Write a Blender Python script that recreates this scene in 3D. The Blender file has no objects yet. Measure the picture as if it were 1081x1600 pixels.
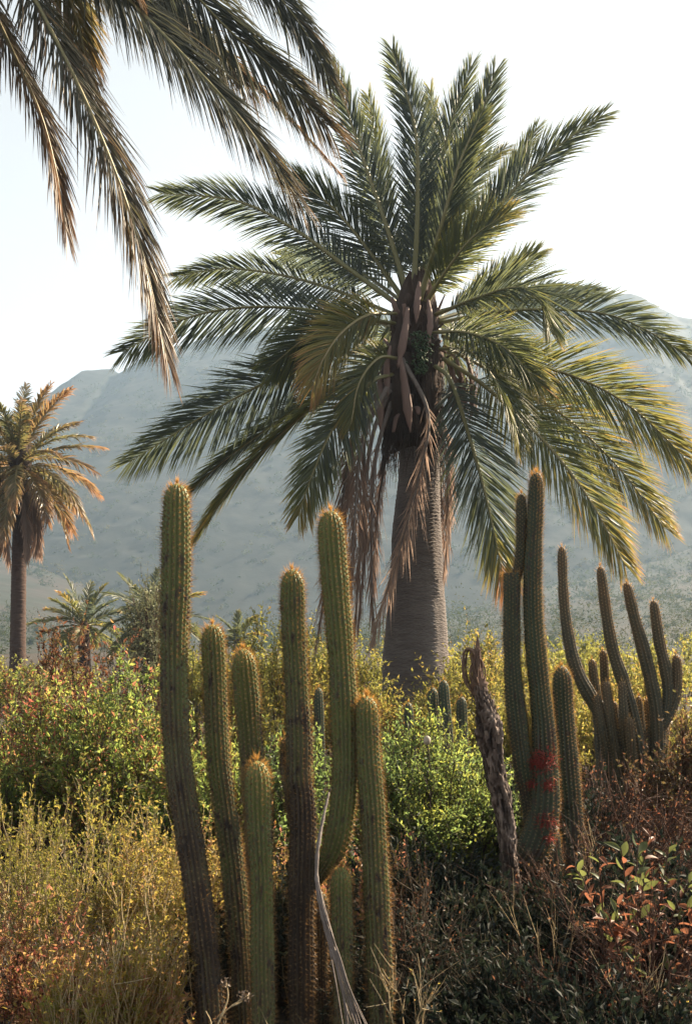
import bpy, math, random
import numpy as np

# ------------------------------------------------------------------ camera, sky, sun, exposure
scn = bpy.context.scene
COL = scn.collection
CAM_H = 2.0
F = 1600.0            # focal length in photograph pixels (photograph 1081 x 1600, principal row 1000)
R = math.radians
cam_d = bpy.data.cameras.new('camera'); cam = bpy.data.objects.new('camera', cam_d); COL.objects.link(cam)
cam.location = (0, 0, CAM_H); cam.rotation_euler = (R(90), 0, 0)
cam_d.sensor_fit = 'VERTICAL'; cam_d.sensor_height = 36.0; cam_d.sensor_width = 24.3
cam_d.lens = 36.0; cam_d.shift_y = 0.125
cam_d.clip_start = 0.05; cam_d.clip_end = 6000
scn.camera = cam

SUN_AZ, SUN_EL = 57.0, 36.0      # degrees to the right of the view direction, above the horizon
world = bpy.data.worlds.new('World'); scn.world = world; world.use_nodes = True
wn = world.node_tree.nodes; wl = world.node_tree.links
bg = wn['Background']
sky = wn.new('ShaderNodeTexSky'); sky.sky_type = 'NISHITA'; sky.sun_disc = False
sky.sun_elevation = R(SUN_EL); sky.sun_rotation = R(SUN_AZ)
sky.air_density = 1.0; sky.dust_density = 2.0; sky.ozone_density = 1.0; sky.altitude = 300
hs = wn.new('ShaderNodeHueSaturation'); hs.inputs['Saturation'].default_value = 0.05
wl.new(sky.outputs[0], hs.inputs['Color']); wl.new(hs.outputs[0], bg.inputs['Color'])
bg.inputs['Strength'].default_value = 0.05

sun_d = bpy.data.lights.new('sun', 'SUN'); sun = bpy.data.objects.new('sun', sun_d); COL.objects.link(sun)
sun_d.energy = 5.0; sun_d.angle = R(0.55); sun_d.color = (1.0, 0.83, 0.60)
sun.rotation_euler = (R(90 - SUN_EL), 0, R(180 - SUN_AZ))
sun.location = (60, 60, 80)

vs = scn.view_settings
vs.view_transform = 'Standard'; vs.look = 'None'; vs.gamma = 1.0; vs.use_curve_mapping = False
vs.exposure = 2.1
cy = scn.cycles
cy.max_bounces = 6; cy.diffuse_bounces = 3; cy.glossy_bounces = 2; cy.transmission_bounces = 3
cy.volume_bounces = 0; cy.transparent_max_bounces = 4
cy.use_denoising = True

rng = np.random.default_rng(7)
random.seed(7)

# ------------------------------------------------------------------ helpers
def W(x, y, d):
    """photograph pixel at distance d (metres along the view) -> point of the place"""
    return np.array([(x - 540.5) / F * d, d, CAM_H + (1000.0 - y) / F * d])

def unit(v):
    n = np.linalg.norm(v, axis=-1, keepdims=True)
    return v / np.maximum(n, 1e-9)

class Geo:
    """collects triangles; one Geo becomes one mesh"""
    def __init__(s): s.V = []; s.T = []; s.A = []; s.n = 0
    def add(s, V, T, a=None):
        V = np.asarray(V, float).reshape(-1, 3); T = np.asarray(T, int).reshape(-1, 3)
        s.V.append(V); s.T.append(T + s.n); s.n += len(V)
        s.A.append(np.zeros(len(V)) if a is None else np.broadcast_to(np.asarray(a, float), (len(V),)))
    def mesh(s, name, origin=(0, 0, 0), smooth=True):
        V = np.concatenate(s.V) - np.asarray(origin); T = np.concatenate(s.T); A = np.concatenate(s.A)
        me = bpy.data.meshes.new(name)
        me.vertices.add(len(V)); me.vertices.foreach_set('co', V.astype(np.float32).ravel())
        me.loops.add(T.size); me.loops.foreach_set('vertex_index', T.astype(np.int32).ravel())
        me.polygons.add(len(T)); me.polygons.foreach_set('loop_start', np.arange(0, T.size, 3, dtype=np.int32))
        me.update(calc_edges=True)
        at = me.attributes.new('tint', 'FLOAT', 'POINT'); at.data.foreach_set('value', A.astype(np.float32))
        me.polygons.foreach_set('use_smooth', np.full(len(T), smooth))
        me.update()
        return me

def tag(o, label=None, cat=None, group=None, kind=None):
    if label: o['label'] = label
    if cat: o['category'] = cat
    if group: o['group'] = group
    if kind: o['kind'] = kind
    return o

def thing(name, label, cat, loc, group=None):
    o = bpy.data.objects.new(name, None); COL.objects.link(o)
    o.location = tuple(loc); o.empty_display_size = 0.2
    tag(o, label, cat, group)
    o['_o'] = [float(c) for c in loc]
    return o

def part(name, geo, mat, parent=None, smooth=True, kind=None, label=None, origin=None):
    if origin is None:
        origin = tuple(parent['_o']) if parent is not None else (0, 0, 0)
    o = bpy.data.objects.new(name, geo.mesh(name, origin, smooth)); COL.objects.link(o)
    o.data.materials.append(mat)
    if parent is not None: o.parent = parent
    else: o.location = origin
    o['_o'] = [float(c) for c in origin]
    tag(o, label=label, kind=kind)
    return o

def spline(P, n):
    """Catmull-Rom through rows of P (any columns), n samples evenly spread by length"""
    P = np.asarray(P, float)
    if len(P) == 2: P = np.array([P[0], (P[0] + P[1]) / 2, P[1]])
    Q = np.vstack([2 * P[0] - P[1], P, 2 * P[-1] - P[-2]])
    out = []
    for i in range(len(P) - 1):
        a, b, c, d = Q[i:i + 4]
        t = np.linspace(0, 1, 24, endpoint=False)[:, None]
        out.append(0.5 * (2 * b + (c - a) * t + (2 * a - 5 * b + 4 * c - d) * t ** 2 + (3 * b - a - 3 * c + d) * t ** 3))
    out.append(P[-1:]); C = np.vstack(out)
    s = np.r_[0, np.cumsum(np.linalg.norm(np.diff(C[:, :3], axis=0), axis=1))]
    u = np.linspace(0, s[-1], n)
    return np.stack([np.interp(u, s, C[:, k]) for k in range(C.shape[1])], 1)

def tangents(P):
    return unit(np.gradient(P, axis=0))

def frames(P):
    T = tangents(P); N = np.zeros_like(T)
    a = np.array([1.0, 0, 0]) if abs(T[0, 0]) < 0.8 else np.array([0, 1.0, 0])
    n = unit(a - T[0] * a.dot(T[0]))
    for i in range(len(P)):
        n = unit(n - T[i] * n.dot(T[i])); N[i] = n
    return T, N, np.cross(T, N)

def grid_tris(rows, cols, closed=True):
    i = np.arange(rows - 1)[:, None]; j = np.arange(cols if closed else cols - 1)[None, :]
    a = i * cols + j; b = i * cols + (j + 1) % cols; c = (i + 1) * cols + (j + 1) % cols; d = (i + 1) * cols + j
    a, b, c, d = [q.ravel() for q in (a, b, c, d)]
    return np.concatenate([np.stack([a, b, c], 1), np.stack([a, c, d], 1)])

def tube(geo, P, rad, sides=6, a=0.0, flat=1.0, cap=True):
    P = np.asarray(P, float); n = len(P)
    rad = np.broadcast_to(np.asarray(rad, float), (n,))
    T, N, B = frames(P)
    th = np.linspace(0, 2 * math.pi, sides, endpoint=False)
    V = P[:, None, :] + rad[:, None, None] * (np.cos(th)[None, :, None] * N[:, None, :] + flat * np.sin(th)[None, :, None] * B[:, None, :])
    tri = grid_tris(n, sides)
    V = V.reshape(-1, 3)
    if cap:
        V = np.vstack([V, P[0], P[-1]]); k = np.arange(sides)
        tri = np.vstack([tri, np.stack([np.full(sides, n * sides), (k + 1) % sides, k], 1),
                         np.stack([np.full(sides, n * sides + 1), (n - 1) * sides + k, (n - 1) * sides + (k + 1) % sides], 1)])
    geo.add(V, tri, a)

def many_tubes(geo, P, r0, r1, sides=3, a=0.0):
    """P (m, k, 3): m thin tapered twigs of k points at once"""
    m, k, _ = P.shape
    T = unit(P[:, -1] - P[:, 0]); up = np.where(np.abs(T[:, 2:3]) < 0.9, np.array([[0, 0, 1.0]]), np.array([[1.0, 0, 0]]))
    N = unit(np.cross(T, up)); B = np.cross(T, N)
    rr = np.linspace(1, 0, k)[None, :, None] * np.asarray(r0).reshape(-1, 1, 1) + np.linspace(0, 1, k)[None, :, None] * np.asarray(r1).reshape(-1, 1, 1)
    th = np.linspace(0, 2 * math.pi, sides, endpoint=False)
    V = P[:, :, None, :] + rr[..., None] * (np.cos(th)[None, None, :, None] * N[:, None, None, :] + np.sin(th)[None, None, :, None] * B[:, None, None, :])
    tri = grid_tris(k, sides)
    tri = (tri[None] + (np.arange(m) * k * sides)[:, None, None]).reshape(-1, 3)
    av = np.broadcast_to(np.asarray(a, float).reshape(-1, 1), (m, k * sides)).ravel() if np.ndim(a) else a
    geo.add(V.reshape(-1, 3), tri, av)

def vnoise(P, seed=0):
    """cheap smooth 3-D value noise, 0..1"""
    P = np.asarray(P, float); i = np.floor(P).astype(np.int64); f = P - i; f = f * f * (3 - 2 * f)
    def h(a):
        n = (a[..., 0] * 73856093) ^ (a[..., 1] * 19349663) ^ (a[..., 2] * 83492791) ^ (seed * 2654435)
        n = (n ^ (n >> 13)) * 1274126177 & 0x7fffffff
        return ((n ^ (n >> 16)) & 0xffff) / 65535.0
    r = 0
    for dx in (0, 1):
        for dy in (0, 1):
            for dz in (0, 1):
                w = (f[..., 0] if dx else 1 - f[..., 0]) * (f[..., 1] if dy else 1 - f[..., 1]) * (f[..., 2] if dz else 1 - f[..., 2])
                r = r + w * h(i + np.array([dx, dy, dz]))
    return r

def fbm(P, seed=0, oct=4):
    r = 0; a = 0.5; P = np.asarray(P, float)
    for k in range(oct):
        r = r + a * vnoise(P, seed + k); P = P * 2.03; a *= 0.5
    return r / (1 - 0.5 ** oct)

# ------------------------------------------------------------------ materials
def new_mat(name):
    m = bpy.data.materials.new(name); m.use_nodes = True
    nt = m.node_tree
    return m, nt.nodes, nt.links, nt.nodes['Principled BSDF'], nt.nodes['Material Output']

def ramp(nodes, stops):
    r = nodes.new('ShaderNodeValToRGB'); e = r.color_ramp.elements
    while len(e) > 1: e.remove(e[-1])
    e[0].position = stops[0][0]; e[0].color = (*stops[0][1], 1)
    for p, c in stops[1:]:
        q = e.new(p); q.color = (*c, 1)
    return r

def leaf_mat(name, stops, rough=0.5, trans=0.35, tmul=2.2, spec=0.4, noise=0.0, sat=1.0, hue=.475):
    m, N, L, bs, out = new_mat(name)
    at = N.new('ShaderNodeAttribute'); at.attribute_name = 'tint'
    r = ramp(N, stops); fac = at.outputs['Fac']
    if noise:
        tx = N.new('ShaderNodeTexNoise'); tx.inputs['Scale'].default_value = 9; tx.inputs['Detail'].default_value = 3
        ad = N.new('ShaderNodeMath'); ad.operation = 'MULTIPLY_ADD'; ad.inputs[1].default_value = noise; ad.use_clamp = True
        sb = N.new('ShaderNodeMath'); sb.operation = 'SUBTRACT'; sb.inputs[1].default_value = 0.5
        L.new(tx.outputs['Fac'], sb.inputs[0]); L.new(sb.outputs[0], ad.inputs[0]); L.new(fac, ad.inputs[2]); fac = ad.outputs[0]
    L.new(fac, r.inputs['Fac'])
    L.new(r.outputs['Color'], bs.inputs['Base Color'])
    bs.inputs['Roughness'].default_value = rough; bs.inputs['Specular IOR Level'].default_value = spec
    h = N.new('ShaderNodeHueSaturation'); h.inputs['Value'].default_value = tmul; h.inputs['Saturation'].default_value = sat; h.inputs['Hue'].default_value = hue
    L.new(r.outputs['Color'], h.inputs['Color'])
    tr = N.new('ShaderNodeBsdfTranslucent'); L.new(h.outputs['Color'], tr.inputs['Color'])
    mx = N.new('ShaderNodeMixShader'); mx.inputs['Fac'].default_value = trans
    L.new(bs.outputs[0], mx.inputs[1]); L.new(tr.outputs[0], mx.inputs[2]); L.new(mx.outputs[0], out.inputs['Surface'])
    return m

def rough_mat(name, stops, scale=8.0, detail=6, rough=0.85, bump=0.4, bump_scale=None, attr=0.0, stretch=(1, 1, 1), dist=0.02, spec=0.25):
    """matte surface: noise (plus the mesh's own 'tint') through a colour ramp, fine relief as bump"""
    m, N, L, bs, out = new_mat(name)
    tc = N.new('ShaderNodeTexCoord'); mp = N.new('ShaderNodeMapping'); mp.inputs['Scale'].default_value = stretch
    L.new(tc.outputs['Object'], mp.inputs['Vector'])
    tx = N.new('ShaderNodeTexNoise'); tx.inputs['Scale'].default_value = scale; tx.inputs['Detail'].default_value = detail
    tx.inputs['Roughness'].default_value = 0.62
    L.new(mp.outputs[0], tx.inputs['Vector'])
    fac = tx.outputs['Fac']
    if attr:
        at = N.new('ShaderNodeAttribute'); at.attribute_name = 'tint'
        mx = N.new('ShaderNodeMix'); mx.inputs[0].default_value = attr
        L.new(fac, mx.inputs[2]); L.new(at.outputs['Fac'], mx.inputs[3]); fac = mx.outputs[0]
    r = ramp(N, stops); L.new(fac, r.inputs['Fac']); L.new(r.outputs['Color'], bs.inputs['Base Color'])
    bs.inputs['Roughness'].default_value = rough; bs.inputs['Specular IOR Level'].default_value = spec
    if bump:
        t2 = N.new('ShaderNodeTexNoise'); t2.inputs['Scale'].default_value = bump_scale or scale * 4; t2.inputs['Detail'].default_value = 6
        L.new(mp.outputs[0], t2.inputs['Vector'])
        b = N.new('ShaderNodeBump'); b.inputs['Strength'].default_value = bump; b.inputs['Distance'].default_value = dist
        L.new(t2.outputs['Fac'], b.inputs['Height']); L.new(b.outputs[0], bs.inputs['Normal'])
    return m

M = {}
M['frond_leaf'] = leaf_mat('palm_leaflet', [(0, (.040, .052, .044)), (.45, (.066, .080, .026)), (.7, (.15, .135, .030)), (1, (.24, .13, .045))], rough=.50, trans=.38, tmul=3.6, spec=.6)
M['frond_dry'] = leaf_mat('palm_leaflet_dry', [(0, (.028, .034, .024)), (.4, (.052, .050, .028)), (.7, (.11, .068, .034)), (1, (.17, .098, .052))], rough=.45, trans=.36, tmul=2.6, spec=.5, hue=.495)
M['frond_gold'] = leaf_mat('palm_leaflet_gold', [(0, (.045, .052, .024)), (.4, (.085, .080, .028)), (.7, (.14, .095, .04)), (1, (.19, .11, .055))], rough=.42, trans=.4, tmul=3.2, spec=.6, hue=.495)
M['frond_dead'] = leaf_mat('dead_leaflet', [(0, (.085, .055, .040)), (.5, (.17, .115, .088)), (1, (.27, .195, .15))], rough=.7, trans=.35, tmul=2.4, spec=.2, hue=.497)
M['rachis'] = rough_mat('frond_stalk', [(0, (.10, .12, .045)), (.6, (.22, .19, .09)), (1, (.34, .24, .13))], scale=3, rough=.5, bump=.15, attr=.75, spec=.4)
M['rachis_dead'] = rough_mat('dead_stalk', [(0, (.075, .058, .050)), (.5, (.16, .13, .115)), (1, (.27, .235, .21))], scale=14, rough=.8, bump=.3)
M['palm_trunk'] = rough_mat('palm_bark', [(0, (.040, .030, .027)), (.40, (.115, .095, .088)), (.7, (.175, .15, .138)), (1, (.29, .245, .21))], scale=2.6, detail=9, rough=.9, bump=.9, bump_scale=16, stretch=(1, 1, 3.5), attr=.4, dist=.035)
M['palm_trunk_warm'] = rough_mat('palm_bark_brown', [(0, (.03, .018, .015)), (.5, (.065, .040, .032)), (1, (.12, .08, .06))], scale=3, detail=7, rough=.9, bump=.6, stretch=(1, 1, 3), attr=.3)
M['fibre'] = rough_mat('palm_fibre', [(0, (.022, .015, .012)), (.5, (.06, .042, .034)), (1, (.15, .105, .085))], scale=10, rough=.95, bump=.9, stretch=(1, 1, .25), attr=.3)
M['spathe'] = rough_mat('woody_spathe', [(0, (.10, .062, .05)), (.5, (.19, .125, .105)), (1, (.30, .20, .165))], scale=9, rough=.7, bump=.3, stretch=(1, 1, .2))
M['fruit'] = leaf_mat('green_fruit', [(0, (.03, .055, .03)), (1, (.09, .14, .06))], rough=.5, trans=.1)
M['cactus'] = None
M['spine'] = leaf_mat('cactus_spine', [(0, (.06, .045, .028)), (.5, (.15, .105, .055)), (1, (.30, .215, .10))], rough=.35, trans=.62, tmul=3.4, spec=.5, sat=1.0, hue=.497)
M['areole'] = leaf_mat('cactus_areole', [(0, (.05, .04, .03)), (1, (.26, .215, .13))], rough=.9, trans=.2, spec=.1, hue=.5)

def cactus_mat(name, green, stops):
    m, N, L, bs, out = new_mat(name)
    at = N.new('ShaderNodeAttribute'); at.attribute_name = 'tint'      # 0 at the young tip, 1 on old corky wood, raised too in the rib grooves
    tc = N.new('ShaderNodeTexCoord')
    tx = N.new('ShaderNodeTexNoise'); tx.inputs['Scale'].default_value = 7; tx.inputs['Detail'].default_value = 8; tx.inputs['Roughness'].default_value = .65
    L.new(tc.outputs['Object'], tx.inputs['Vector'])
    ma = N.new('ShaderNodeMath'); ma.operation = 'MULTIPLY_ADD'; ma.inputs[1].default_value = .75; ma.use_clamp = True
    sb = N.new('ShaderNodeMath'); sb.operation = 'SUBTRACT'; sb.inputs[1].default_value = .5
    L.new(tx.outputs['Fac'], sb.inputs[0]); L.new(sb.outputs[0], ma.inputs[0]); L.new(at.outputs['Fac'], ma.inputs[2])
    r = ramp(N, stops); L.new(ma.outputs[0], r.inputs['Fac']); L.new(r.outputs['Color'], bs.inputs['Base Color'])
    bs.inputs['Roughness'].default_value = .55; bs.inputs['Specular IOR Level'].default_value = .35
    t2 = N.new('ShaderNodeTexNoise'); t2.inputs['Scale'].default_value = 60; t2.inputs['Detail'].default_value = 5
    L.new(tc.outputs['Object'], t2.inputs['Vector'])
    b = N.new('ShaderNodeBump'); b.inputs['Strength'].default_value = .5; b.inputs['Distance'].default_value = .006
    L.new(t2.outputs['Fac'], b.inputs['Height']); L.new(b.outputs[0], bs.inputs['Normal'])
    return m
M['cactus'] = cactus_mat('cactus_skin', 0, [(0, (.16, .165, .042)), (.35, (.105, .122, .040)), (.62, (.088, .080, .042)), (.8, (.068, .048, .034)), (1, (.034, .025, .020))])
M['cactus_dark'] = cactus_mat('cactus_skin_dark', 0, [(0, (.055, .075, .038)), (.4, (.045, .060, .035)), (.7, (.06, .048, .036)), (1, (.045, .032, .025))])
M['cactus_brown'] = cactus_mat('cactus_skin_brown', 0, [(0, (.13, .075, .035)), (.35, (.085, .065, .035)), (.7, (.05, .05, .03)), (1, (.035, .03, .022))])

M['twig'] = rough_mat('shrub_twig', [(0, (.035, .026, .020)), (.6, (.085, .064, .046)), (1, (.17, .13, .09))], scale=12, rough=.9, bump=.3, attr=.6)
M['pale_twig'] = rough_mat('dry_stalk', [(0, (.20, .14, .07)), (.6, (.36, .27, .15)), (1, (.52, .43, .29))], scale=12, rough=.8, bump=.2, attr=.6)
M['red_twig'] = rough_mat('red_twig', [(0, (.026, .015, .011)), (.6, (.070, .035, .024)), (1, (.17, .10, .07))], scale=12, rough=.85, bump=.2, attr=.6)
M['green_rust'] = leaf_mat('leaf_green_rust', [(0, (.030, .052, .014)), (.35, (.058, .085, .020)), (.6, (.095, .100, .024)), (.8, (.11, .060, .026)), (1, (.115, .044, .024))], trans=.52, tmul=5.4)
M['olive'] = leaf_mat('leaf_olive', [(0, (.05, .062, .015)), (.5, (.095, .098, .020)), (1, (.14, .10, .026))], trans=.52, tmul=4.4)
M['bright'] = leaf_mat('leaf_bright_green', [(0, (.018, .034, .014)), (.5, (.040, .064, .018)), (1, (.080, .092, .018))], trans=.52, tmul=6.4)
M['weed'] = leaf_mat('leaf_dry_yellow', [(0, (.075, .085, .016)), (.45, (.15, .13, .026)), (.75, (.16, .095, .042)), (1, (.15, .065, .036))], trans=.52, tmul=3.8)
M['rust'] = leaf_mat('leaf_rust', [(0, (.06, .058, .020)), (.4, (.095, .055, .025)), (1, (.115, .042, .022))], trans=.45, tmul=2.4, hue=.49)
M['bigleaf_green'] = leaf_mat('broad_leaf_green', [(0, (.045, .062, .020)), (1, (.09, .105, .030))], rough=.45, trans=.42, tmul=2.6, spec=.4, noise=.8)
M['bigleaf_red'] = leaf_mat('broad_leaf_red', [(0, (.10, .034, .018)), (1, (.20, .075, .034))], rough=.5, trans=.42, tmul=2.3, spec=.3, noise=.8, sat=.95, hue=.5)
M['grey_leaf'] = leaf_mat('leaf_grey_green', [(0, (.06, .075, .045)), (1, (.15, .16, .085))], trans=.35, tmul=2)
M['scrub'] = leaf_mat('hillside_leaf', [(0, (.016, .026, .010)), (.6, (.032, .045, .014)), (1, (.06, .056, .022))], trans=.3, tmul=2.2, rough=.95, spec=.03)
M['litter'] = leaf_mat('leaf_litter', [(0, (.016, .014, .011)), (.7, (.045, .032, .022)), (1, (.22, .17, .12))], trans=.15, tmul=1.5)
M['shade_leaf'] = leaf_mat('leaf_painted_shade', [(0, (.007, .011, .008)), (.6, (.013, .019, .011)), (1, (.035, .035, .018))], trans=.25, tmul=2.5, rough=.6, spec=.2)  # near-black leaves: deep shade under the shrubs put into the colour
M['mistletoe'] = leaf_mat('mistletoe_red', [(0, (.20, .032, .026)), (1, (.46, .085, .058))], trans=.35, tmul=1.8, hue=.5)
M['dead_wood'] = rough_mat('dead_cactus_wood', [(0, (.016, .012, .011)), (.45, (.070, .050, .042)), (.7, (.16, .12, .10)), (1, (.32, .26, .22))], scale=9, detail=9, rough=.95, bump=1.0, bump_scale=22, stretch=(1, 1, .45), attr=.55, dist=.03)
M['torn_wood'] = rough_mat('torn_wood', [(0, (.06, .04, .032)), (.5, (.18, .115, .085)), (1, (.36, .24, .18))], scale=9, rough=.95, bump=.8, stretch=(1, 1, .12), attr=.2)
M['seed'] = rough_mat('pale_seed_head', [(0, (.30, .24, .18)), (1, (.55, .47, .38))], scale=30, rough=.9, bump=.5)
M['soil'] = rough_mat('dry_soil', [(0, (.018, .015, .011)), (.5, (.036, .028, .020)), (1, (.075, .055, .035))], scale=1.7, detail=9, rough=.95, bump=.7, bump_scale=9, dist=.05)
M['hill'] = rough_mat('hill_slope', [(0, (.010, .014, .007)), (.45, (.016, .018, .009)), (.60, (.028, .021, .014)), (1, (.048, .031, .021))], scale=.035, detail=10, rough=.95, bump=0)
M['mountain'] = rough_mat('mountain_slope', [(0, (.006, .009, .006)), (.5, (.010, .013, .009)), (.75, (.016, .017, .012)), (1, (.030, .028, .020))], scale=.07, detail=14, rough=.95, bump=.12, bump_scale=.3, dist=2.0)

# ------------------------------------------------------------------ the setting: ground, hills, mountain, haze
def ground_h(x, y):
    r = np.sqrt(x * x + y * y)
    return (0.16 * (fbm(np.stack([x * .5, y * .5, 0 * x], -1), 3) - .5) + 0.5 * (fbm(np.stack([x * .07, y * .07, 0 * x], -1), 9) - .5)) * np.clip(r / 8, .3, 1)

def build_ground():
    rr = np.r_[0.02, np.linspace(.4, 24, 90), np.geomspace(25, 1650, 60)]
    th = np.linspace(0, 2 * math.pi, 160, endpoint=False)
    x = rr[:, None] * np.sin(th)[None]; y = rr[:, None] * np.cos(th)[None]
    z = ground_h(x, y)
    g = Geo(); g.add(np.stack([x, y, z], -1).reshape(-1, 3), grid_tris(len(rr), 160)[:, ::-1])
    return tag(part('ground', g, M['soil']), kind='structure')
build_ground()

def ridge_mesh(name, D, front, back, prof, xr, mat, nx, ny, rough, power, seed):
    """a ridge whose crest lies at distance D; prof: crest row in the photograph by column"""
    px = np.array([p[0] for p in prof], float); py = np.array([p[1] for p in prof], float)
    X = np.linspace(-1, 1, nx); X = X * .45 + X ** 3 * .55; X = (xr[0] + xr[1]) / 2 + X * (xr[1] - xr[0]) / 2; Y = np.concatenate([np.linspace(front, D, ny), np.linspace(D, back, ny // 3)[1:]])
    col = X / D * F + 540.5
    crest = CAM_H + (1000 - np.interp(col, px, py)) / F * D
    edge = np.clip((X - xr[0]) / (0.12 * (xr[1] - xr[0])), 0, 1) * np.clip((xr[1] - X) / (0.12 * (xr[1] - xr[0])), 0, 1)
    crest = crest * edge ** .7
    t = np.where(Y <= D, (Y - front) / (D - front), 1 - (Y - D) / (back - D))
    s = np.clip(t, 0, 1) ** power
    XX, YY = np.meshgrid(X, Y)
    q = np.stack([XX, YY, 0 * XX], -1)
    n = (fbm(q / (D * .16), seed, 6) - .5) + .8 * (np.abs(fbm(q / (D * .30) + 9, seed + 5, 3) - .5) * -2 + .3)
    bulge = np.clip(4 * s * (1 - s), 0, 1)[:, None]
    Z = s[:, None] * crest[None, :] * (1 + rough * n * bulge) + (fbm(q / (D * .012), seed + 2, 3) - .5) * D * .0035 * np.clip(s * 6, 0, 1)[:, None] - 1.2 * (s[:, None] < .02)
    g = Geo(); g.add(np.stack([XX, YY, Z], -1).reshape(-1, 3), grid_tris(len(Y), nx, False))
    o = tag(part(name, g, mat), kind='structure')
    def hgt(x, y):
        i = np.clip(np.searchsorted(X, x) - 1, 0, nx - 2); j = np.clip(np.searchsorted(Y, y) - 1, 0, len(Y) - 2)
        return Z[j, i]
    return o, hgt

_, mount_h = ridge_mesh('mountain', 900, 430, 1350,
    [(-2200, 640), (-1400, 560), (-800, 700), (-300, 700), (0, 655), (60, 628), (100, 598), (128, 580), (150, 577), (178, 575), (184, 583), (200, 574), (225, 556), (250, 545), (330, 528), (420, 512),
     (520, 500), (620, 488), (720, 478), (800, 468), (860, 462), (905, 452), (925, 447), (945, 450), (958, 459), (985, 457), (1005, 466), (1030, 480), (1055, 494), (1081, 498), (1200, 520), (1600, 470), (2200, 560), (3200, 700)],
    (-1150, 1150), M['mountain'], 560, 200, .13, 1.1, 21)
_, hillr_h = ridge_mesh('hill', 620, 110, 780,
    [(450, 1004), (560, 990), (640, 962), (690, 935), (760, 902), (850, 876), (950, 846), (1081, 800), (1300, 760), (1800, 780), (2600, 850)],
    (-95, 960), M['hill'], 240, 130, .22, 1.5, 33)
_, hilll_h = ridge_mesh('hill', 520, 130, 700,
    [(-2600, 900), (-1200, 840), (-400, 850), (0, 872), (100, 892), (170, 915), (230, 950), (300, 982), (380, 1004)],
    (-1050, 35), M['hill'], 200, 110, .2, 1.4, 41)

def clump(g, c, r, n, size, tint, rs, tj=.25):
    """lumpy crown of small leaf faces round c"""
    k = 5
    cen = rs.normal(size=(k, 3)) * np.array([.45, .45, .3]) * r
    w = rs.integers(0, k, n)
    d = unit(rs.normal(size=(n, 3))); rad = (rs.random((n, 1)) ** .4) * r * .62
    p = c + cen[w] + d * rad * np.array([1, 1, .8])
    a = unit(rs.normal(size=(n, 3))) * size; b = unit(rs.normal(size=(n, 3))) * size * .7
    V = np.stack([p - a, p + b, p + a], 1).reshape(-1, 3)
    g.add(V, np.arange(3 * n).reshape(-1, 3), np.repeat(np.clip(tint + (rs.random(n) - .5) * tj, 0, 1), 3))

def build_scrub():
    rs = np.random.default_rng(5)
    for hf, xr, yr, n, rng_r in ((hillr_h, (-20, 400), (118, 620), 2400, (1.2, 9.0)), (hilll_h, (-330, 25), (138, 520), 1300, (1.2, 6.0)), (mount_h, (-420, 420), (440, 880), 5200, (1.2, 5))):
        g = Geo()
        for i in range(n):
            y = yr[0] + (yr[1] - yr[0]) * rs.random() ** .8; x = xr[0] + (xr[1] - xr[0]) * rs.random()
            if abs(x) > y * .42: continue
            if fbm(np.array([x, y, 0]) / 45, 8, 2) < .42 and rs.random() < .8: continue
            r = rng_r[0] + (rng_r[1] - rng_r[0]) * rs.random() ** 1.6
            big = y < 330
            clump(g, np.array([x, y, float(hf(x, y)) + r * .45]), r, 190 if big else 34, .32 if big else .9, rs.random(), rs)
        tag(part('hillside_scrub', g, M['scrub'], smooth=False), 'dark scrub scattered over the hazy slopes', 'scrub', kind='stuff')
build_scrub()

hz = bpy.data.meshes.new('haze')
b0, b1 = np.array([-1720., -1720, -3]), np.array([1720., 1720, 345])
hv = [(x, y, z) for x in (b0[0], b1[0]) for y in (b0[1], b1[1]) for z in (b0[2], b1[2])]
hz.from_pydata(hv, [], [(0, 1, 3, 2), (4, 6, 7, 5), (0, 4, 5, 1), (2, 3, 7, 6), (0, 2, 6, 4), (1, 5, 7, 3)])
ho = bpy.data.objects.new('haze', hz); COL.objects.link(ho)
tag(ho, 'pale morning haze filling the valley air', 'haze', kind='stuff')
hm, hN, hL, hb, hout = new_mat('haze_air'); hN.remove(hb)
pv = hN.new('ShaderNodeVolumePrincipled'); pv.inputs['Color'].default_value = (.53, .74, 1.0, 1)
pv.inputs['Density'].default_value = 0.00038; pv.inputs['Anisotropy'].default_value = 0.2
hL.new(pv.outputs[0], hout.inputs['Volume']); hz.materials.append(hm)

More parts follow.
